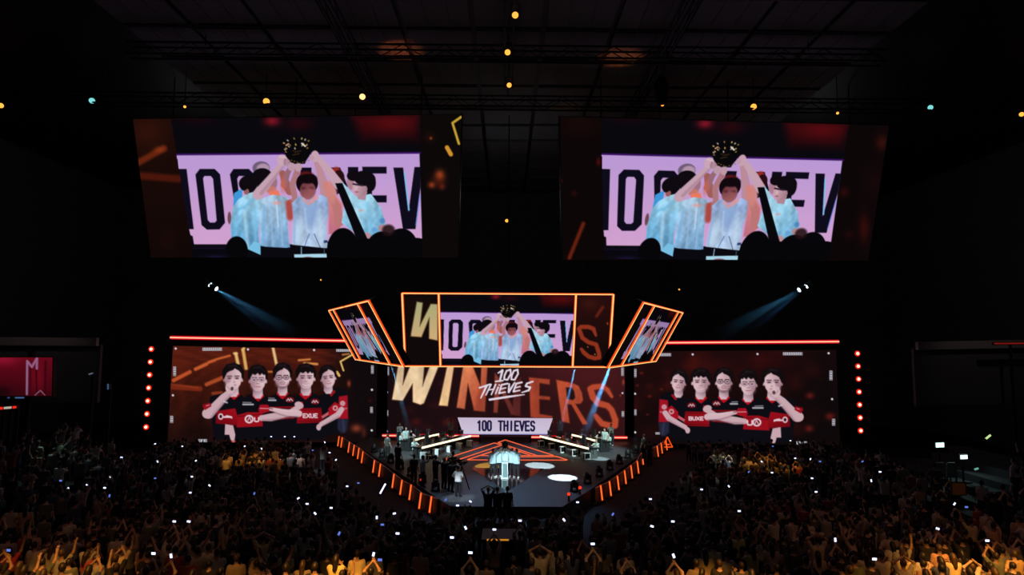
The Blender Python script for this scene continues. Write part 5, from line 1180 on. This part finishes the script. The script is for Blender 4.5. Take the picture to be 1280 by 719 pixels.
for k, px in enumerate((1176, 1190)):
    p = at(px, 586, 31); g = ground(p[0], 31); t = empty('folding_seat', (p[0], p[1], g), ('left' if k == 0 else 'right') + ' of two grey seat backs below the bright monitors in the right stand', 'seat', 'grey seats')
    z = max(p[2] - g, .6)
    MB().hull([(-.25, 0, z - .35), (.25, 0, z - .35), (.25, 0, z + .15), (.17, 0, z + .28), (-.17, 0, z + .28), (-.25, 0, z + .15)], (0, .08, 0)).build('backrest', M['seat'], t, world=False); MB().box((0, .28, z - .38), (.48, .46, .09)).build('seat_pad', M['seat'], t, world=False)
    for sx in (-.22, .22): MB().bar((sx, .05, z - .4), (sx, .05, 0), .05).bar((sx, .45, z - .4), (sx, .45, 0), .05).build('leg', M['truss'], t, world=False)
p = at(1198, 611, 28); g = ground(p[0], 28); t = empty('tan_board', (p[0], p[1], g), 'dull orange board standing below the grey seats in the right stand', 'board')
z = p[2] - g; MB().box((0, 0, z), (.58, .06, .52)).build('panel', M['tan'], t, world=False); MB().box((0, 0, z + .27), (.64, .09, .04)).box((0, 0, z - .27), (.64, .09, .04)).box((.31, 0, z), (.04, .09, .56)).box((-.31, 0, z), (.04, .09, .56)).build('rim', M['black'], t, world=False); MB().bar((0, .06, z), (0, .06, 0), .08).build('post', M['truss'], t, world=False)
spot('board_light', tuple(p + (-1, -4, 4)), tuple(p), 60, (1, .5, .2), 14, .8)
def light_stick(px, py, d, v, mat, label):
    p = at(px, py, d); t = empty('light_stick', p, label, 'light stick', 'light sticks'); v = np.array(v)
    part('tube', mat, t, lambda m: m.tube([p - v, p + v], .045, 8)); part('grip', M['black'], t, lambda m: m.tube([p - v * 1.6, p - v], .05, 8))
light_stick(1235, 546.5, 30, (.12, 0, .09), emit('stick_lime', (196, 230, 150), 1), 'slanted lime orange light stick high in the right stand')
light_stick(1220, 586.5, 30, (.10, 0, .03), emit('stick_pale', (120, 190, 170), .7), 'short pale green light stick right of the booth monitors')
light_stick(478.5, 611, 36, (.14, 0, .26), M['phone'], 'slanted white light stick beside the left barrier')
# camera riser in the audience
ris = empty('camera_riser', (-.1, 24.7, 0), 'dark camera riser with an amber lit edge in the middle of the audience', 'platform')
part('deck', M['black'], ris, lambda m: m.box((-.1, 24.7, 1.95), (1.5, 1.4, .1))); part('skirt', M['carpet'], ris, lambda m: m.box((-.1, 24.7, .95), (1.4, 1.3, 1.9))); part('edge_light', emit('riser_amber', (214, 140, 40), .8), ris, lambda m: m.box((-.25, 23.98, 2.0), (.8, .04, .05)))

# ================================================================== AUDIENCE
KEYS = ['down', 'phone', 'fist_right', 'fist_left', 'vee', 'clap', 'head_hands', 'over_clap', 'point', 'hips']
for k in KEYS:
    for lh in (False, True): person_meshes('a_%s_%d' % (k, lh), k, shoes=False, h=.03, long_hair=lh, sleeve=.62 if not lh else .5, wide=1.0 if not lh else .92)
LOW = {}
for k in KEYS:
    q = make_person(k, h=.055, fingers=False); LOW[k] = {a: (np.array(q[a][0], float), np.array(q[a][1], int)) for a in ('body', 'shirt', 'trousers', 'hair')}
def hand_z(k): return .5 * (POSE[k][0][2] + POSE[k][1][2])
def seat_at(px, py, h):                                          # where in the audience something h above its ground is seen
    for d in np.arange(15.5, 54, .1):
        p = at(px, py, d)
        if p[2] <= ground(p[0], d) + h: return p[0], d
    return at(px, py, 54)[0], 54.0
people = []                                                      # x, y, pose, shirt, yaw, scale, phone
def blocked(x, d):
    db = 33.2 + max(0, abs(x) - 3.9) * (19.8 / 9.3)                # the barrier's depth here; a clear aisle runs before it
    if abs(x) < 14.2 and d > (29.2 if abs(x) < 3.0 else max(27.5, db * .81)): return True
    if abs(x + .1) < 1.1 and 19.8 < d < 26: return True
    if 29 < d < 35.5 and 20.3 < x < 25: return True
    return False
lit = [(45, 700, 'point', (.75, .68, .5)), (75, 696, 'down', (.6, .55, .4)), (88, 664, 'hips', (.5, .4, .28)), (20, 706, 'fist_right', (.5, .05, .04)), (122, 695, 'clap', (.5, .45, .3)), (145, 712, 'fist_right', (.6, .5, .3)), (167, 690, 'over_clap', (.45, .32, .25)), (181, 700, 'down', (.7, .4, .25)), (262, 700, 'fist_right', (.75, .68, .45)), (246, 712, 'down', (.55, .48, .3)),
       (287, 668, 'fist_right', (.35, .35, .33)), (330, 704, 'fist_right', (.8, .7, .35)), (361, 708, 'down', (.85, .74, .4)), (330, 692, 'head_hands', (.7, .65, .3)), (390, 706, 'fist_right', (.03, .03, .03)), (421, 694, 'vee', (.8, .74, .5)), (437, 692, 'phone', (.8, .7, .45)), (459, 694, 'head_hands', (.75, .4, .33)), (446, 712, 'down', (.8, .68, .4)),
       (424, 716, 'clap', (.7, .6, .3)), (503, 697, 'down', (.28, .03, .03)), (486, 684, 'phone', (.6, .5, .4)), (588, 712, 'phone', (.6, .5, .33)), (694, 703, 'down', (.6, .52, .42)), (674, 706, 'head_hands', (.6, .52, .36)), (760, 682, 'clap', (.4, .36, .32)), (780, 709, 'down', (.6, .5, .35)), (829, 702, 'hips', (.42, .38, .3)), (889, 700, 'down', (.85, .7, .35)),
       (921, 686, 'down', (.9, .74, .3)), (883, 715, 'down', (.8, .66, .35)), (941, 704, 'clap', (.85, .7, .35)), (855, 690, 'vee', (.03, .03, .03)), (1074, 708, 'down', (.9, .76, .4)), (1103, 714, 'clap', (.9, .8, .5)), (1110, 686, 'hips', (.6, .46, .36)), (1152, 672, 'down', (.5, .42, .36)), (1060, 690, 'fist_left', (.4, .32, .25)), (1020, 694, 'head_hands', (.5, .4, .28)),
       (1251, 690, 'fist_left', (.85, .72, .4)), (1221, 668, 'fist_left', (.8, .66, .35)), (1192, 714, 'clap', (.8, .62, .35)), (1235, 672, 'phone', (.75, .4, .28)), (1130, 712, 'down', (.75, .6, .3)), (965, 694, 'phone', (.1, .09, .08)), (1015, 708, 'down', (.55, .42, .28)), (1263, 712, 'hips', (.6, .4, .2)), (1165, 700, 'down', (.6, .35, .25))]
for px, py, k, c in lit:
    x, d = seat_at(px, py, 1.2); d = math.floor(d) + .5
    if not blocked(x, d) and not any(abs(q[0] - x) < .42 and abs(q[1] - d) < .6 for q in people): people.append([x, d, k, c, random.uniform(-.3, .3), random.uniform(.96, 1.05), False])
dots = [(76, 601), (85, 611), (109, 606), (138, 596), (131, 610), (137, 620), (152, 572), (194, 555), (228, 558), (197, 577), (194, 598), (245, 576), (240, 596), (262, 607), (238, 616), (318, 617), (339, 546), (356, 546), (368, 546), (327, 561), (391, 563), (373, 623), (384, 630), (394, 642), (414, 635), (424, 667), (218, 652), (236, 652), (192, 692), (214, 695), (11, 688), (306, 558),
        (650, 651), (705, 650), (722, 628), (766, 643), (813, 624), (815, 658), (565, 672), (471, 647), (478, 656), (493, 642), (497, 667), (582, 660), (588, 691), (557, 625), (572, 632), (588, 627), (434, 608), (467, 693), (475, 700), (741, 680), (841, 652), (842, 695), (618, 662), (936, 590), (965, 591), (952, 577), (994, 573), (1013, 574), (1025, 577), (1015, 598), (1020, 615), (1089, 601), (1100, 590), (1078, 577), (877, 612), (911, 608), (924, 639), (1193, 630), (1208, 634), (1172, 661), (1234, 676), (1044, 675), (1093, 699), (966, 558), (988, 551), (406, 553), (412, 566), (420, 575), (448, 604)]
phones = []
for i, (px, py) in enumerate(dots):
    x, d = seat_at(px, py, 2.03); big = (i * 7) % 5 != 0
    phones.append((at(px, py, d), big, (i * 37) % 360))
    px0 = at(px, py, d)[0]
    if not any(abs(q[0] - px0) < .4 and abs(q[1] - d) < .4 for q in people): people.append([px0, d - .33, 'phone', None, 0, 1.0, True])
cols = [(.02, .02, .025)] * 7 + [(.1, .1, .11), (.3, .29, .28), (.55, .5, .44), (.6, .56, .5), (.3, .05, .05), (.06, .08, .16), (.25, .2, .15), (.12, .14, .1), (.5, .3, .22)]
pw = [.44, .10, .08, .07, .04, .14, .02, .02, .03, .06]
for row in range(16, 51):
    d = row + .5; half = min(.84 * d + 2, 23.5 if d < 36 else 27)
    x = -half + random.uniform(0, .5)
    while x < half:
        xx = x + random.uniform(-.12, .12); dd = d + random.uniform(-.15, .15)
        keep = random.random() < (.84 if d < 34 else .66)
        if keep and not (d > 36 and abs(xx) > 26) and not blocked(xx, dd) and not any(abs(q[0] - xx) < .5 and abs(q[1] - dd) < .6 for q in people):
            people.append([xx, dd, random.choices(KEYS, pw if d < 38 else [.5, .05, .03, .02, 0, .25, .03, 0, .02, .1])[0], None, random.gauss(0, .25), random.uniform(.93, 1.05), False])
        x += .68 if d < 46 else .8
for q in people:
    if q[3] is None: q[3] = random.choice(cols)
people.sort(key=lambda q: q[1])
vis = [q for q in people if abs(fwd((q[0], q[1], ground(q[0], q[1]) + 1.5))[0] - 640) < 650 and fwd((q[0], q[1], ground(q[0], q[1]) + 1.75))[1] < 716]
near, rest = vis[:300], vis[300:]
# labels: rows counted from the camera, places counted from the left
def shade(c):
    r, g, b = c; v = max(c)
    if v < .06: return 'black'
    if r > .2 and g < .3 * r: return 'red'
    if b > 1.5 * r: return 'navy'
    if v < .2: return 'charcoal'
    if v < .36: return 'grey brown'
    if r > g * 1.5: return 'salmon'
    if b < .55 * r: return 'yellow'
    return 'pale'
DO = {'down': 'arms down', 'phone': 'both hands up in front', 'fist_right': 'right arm raised', 'fist_left': 'left arm raised', 'vee': 'arms spread high', 'clap': 'hands at the chest', 'head_hands': 'hands on head', 'over_clap': 'hands joined overhead', 'point': 'right arm pointing sideways', 'hips': 'hands on hips'}
def nth(n): return '%d%s' % (n, 'th' if 10 <= n % 100 <= 20 else {1: 'st', 2: 'nd', 3: 'rd'}.get(n % 10, 'th'))
rows = {}
for q in near: rows.setdefault(math.floor(q[1]), []).append(q)
order = sorted(rows)
for ri, r in enumerate(order):
    for k, q in enumerate(sorted(rows[r], key=lambda q: q[0])):
        lh = random.random() < .3; sk = random.choice(SKINS)
        lab = 'spectator in %s shirt, %s, %s from left, %s audience row' % (shade(q[3]), DO[q[2]], nth(k + 1), nth(ri + 1))
        hair = random.choice([(.015, .012, .01), (.02, .015, .012), (.06, .035, .02), (.012, .012, .014)])
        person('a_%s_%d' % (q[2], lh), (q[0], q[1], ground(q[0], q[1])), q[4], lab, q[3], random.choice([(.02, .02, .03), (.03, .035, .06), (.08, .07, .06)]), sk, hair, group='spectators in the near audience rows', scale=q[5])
# everyone farther back, beyond counting
VV, FF, CC, base = [], [], [], 0
for q in rest:
    g = ground(q[0], q[1]); ca, sa = math.cos(q[4]), math.sin(q[4]); sk = random.choice(SKINS)
    for a, c in (('body', sk), ('shirt', q[3]), ('trousers', (.02, .02, .03)), ('hair', (.015, .012, .01))):
        V, Q = LOW[q[2]][a]; P = V * q[5]; P = np.stack([P[:, 0] * ca - P[:, 1] * sa + q[0], P[:, 0] * sa + P[:, 1] * ca + q[1], P[:, 2] + g], 1)
        VV.append(P); FF.append(Q + base); base += len(P); CC.append(np.tile(np.array(list(c) + [1.0]), (len(P), 1)))
VV, FF, CC = np.concatenate(VV), np.concatenate(FF), np.concatenate(CC)
me = bpy.data.meshes.new('distant_crowd'); me.vertices.add(len(VV)); me.vertices.foreach_set('co', VV.ravel()); k = len(FF)
me.loops.add(4 * k); me.loops.foreach_set('vertex_index', FF.ravel()); me.polygons.add(k); me.polygons.foreach_set('loop_start', np.arange(k) * 4); me.polygons.foreach_set('use_smooth', np.ones(k, bool)); me.update(calc_edges=True)
ca_ = me.color_attributes.new('cloth', 'FLOAT_COLOR', 'POINT'); ca_.data.foreach_set('color', CC.ravel()); me.materials.append(M['crowd'])
o = bpy.data.objects.new('distant_crowd', me); COL.objects.link(o); tag(o, 'dark standing crowd packed around the stage behind the near rows', 'crowd', None, 'stuff')
print('people', len(people), 'near', len(near), order[0], order[-1], 'rest', len(rest), 'faces', k)
# phones held up
def phone_mesh():
    b = bpy.data.meshes.new('casing'); v = MB().box((0, 0, 0), (.074, .012, .13)); b.from_pydata(v.v, [], v.f); b.materials.append(M['black'])
    r = {}
    for k in ('phone', 'phone_dim'):
        s = bpy.data.meshes.new('display'); v = MB().box((0, -.0075, 0), (.066, .004, .12)); s.from_pydata(v.v, [], v.f); s.materials.append(M[k]); r[k] = s
    return b, r
pb, pscr = phone_mesh()
band = {}
for i, (p, big, r) in enumerate(phones): band.setdefault('near' if p[1] < 25 else 'middle' if p[1] < 36 else 'far', []).append((p, big, r))
for bn, L in band.items():
    for k, (p, big, r) in enumerate(sorted(L, key=lambda q: q[0][0])):
        t = empty('phone', p, '%s glowing phone held up in the %s audience, %s from left' % ('white' if big else 'small blue', bn, nth(k + 1)), 'phone', 'phones held up in the audience')
        t.rotation_euler = (.1, math.radians(r if r % 2 else 90), 0)
        for nm, m_ in (('casing', pb), ('display', pscr['phone' if big else 'phone_dim'])):
            ch = bpy.data.objects.new(nm, m_); COL.objects.link(ch); ch.parent = t
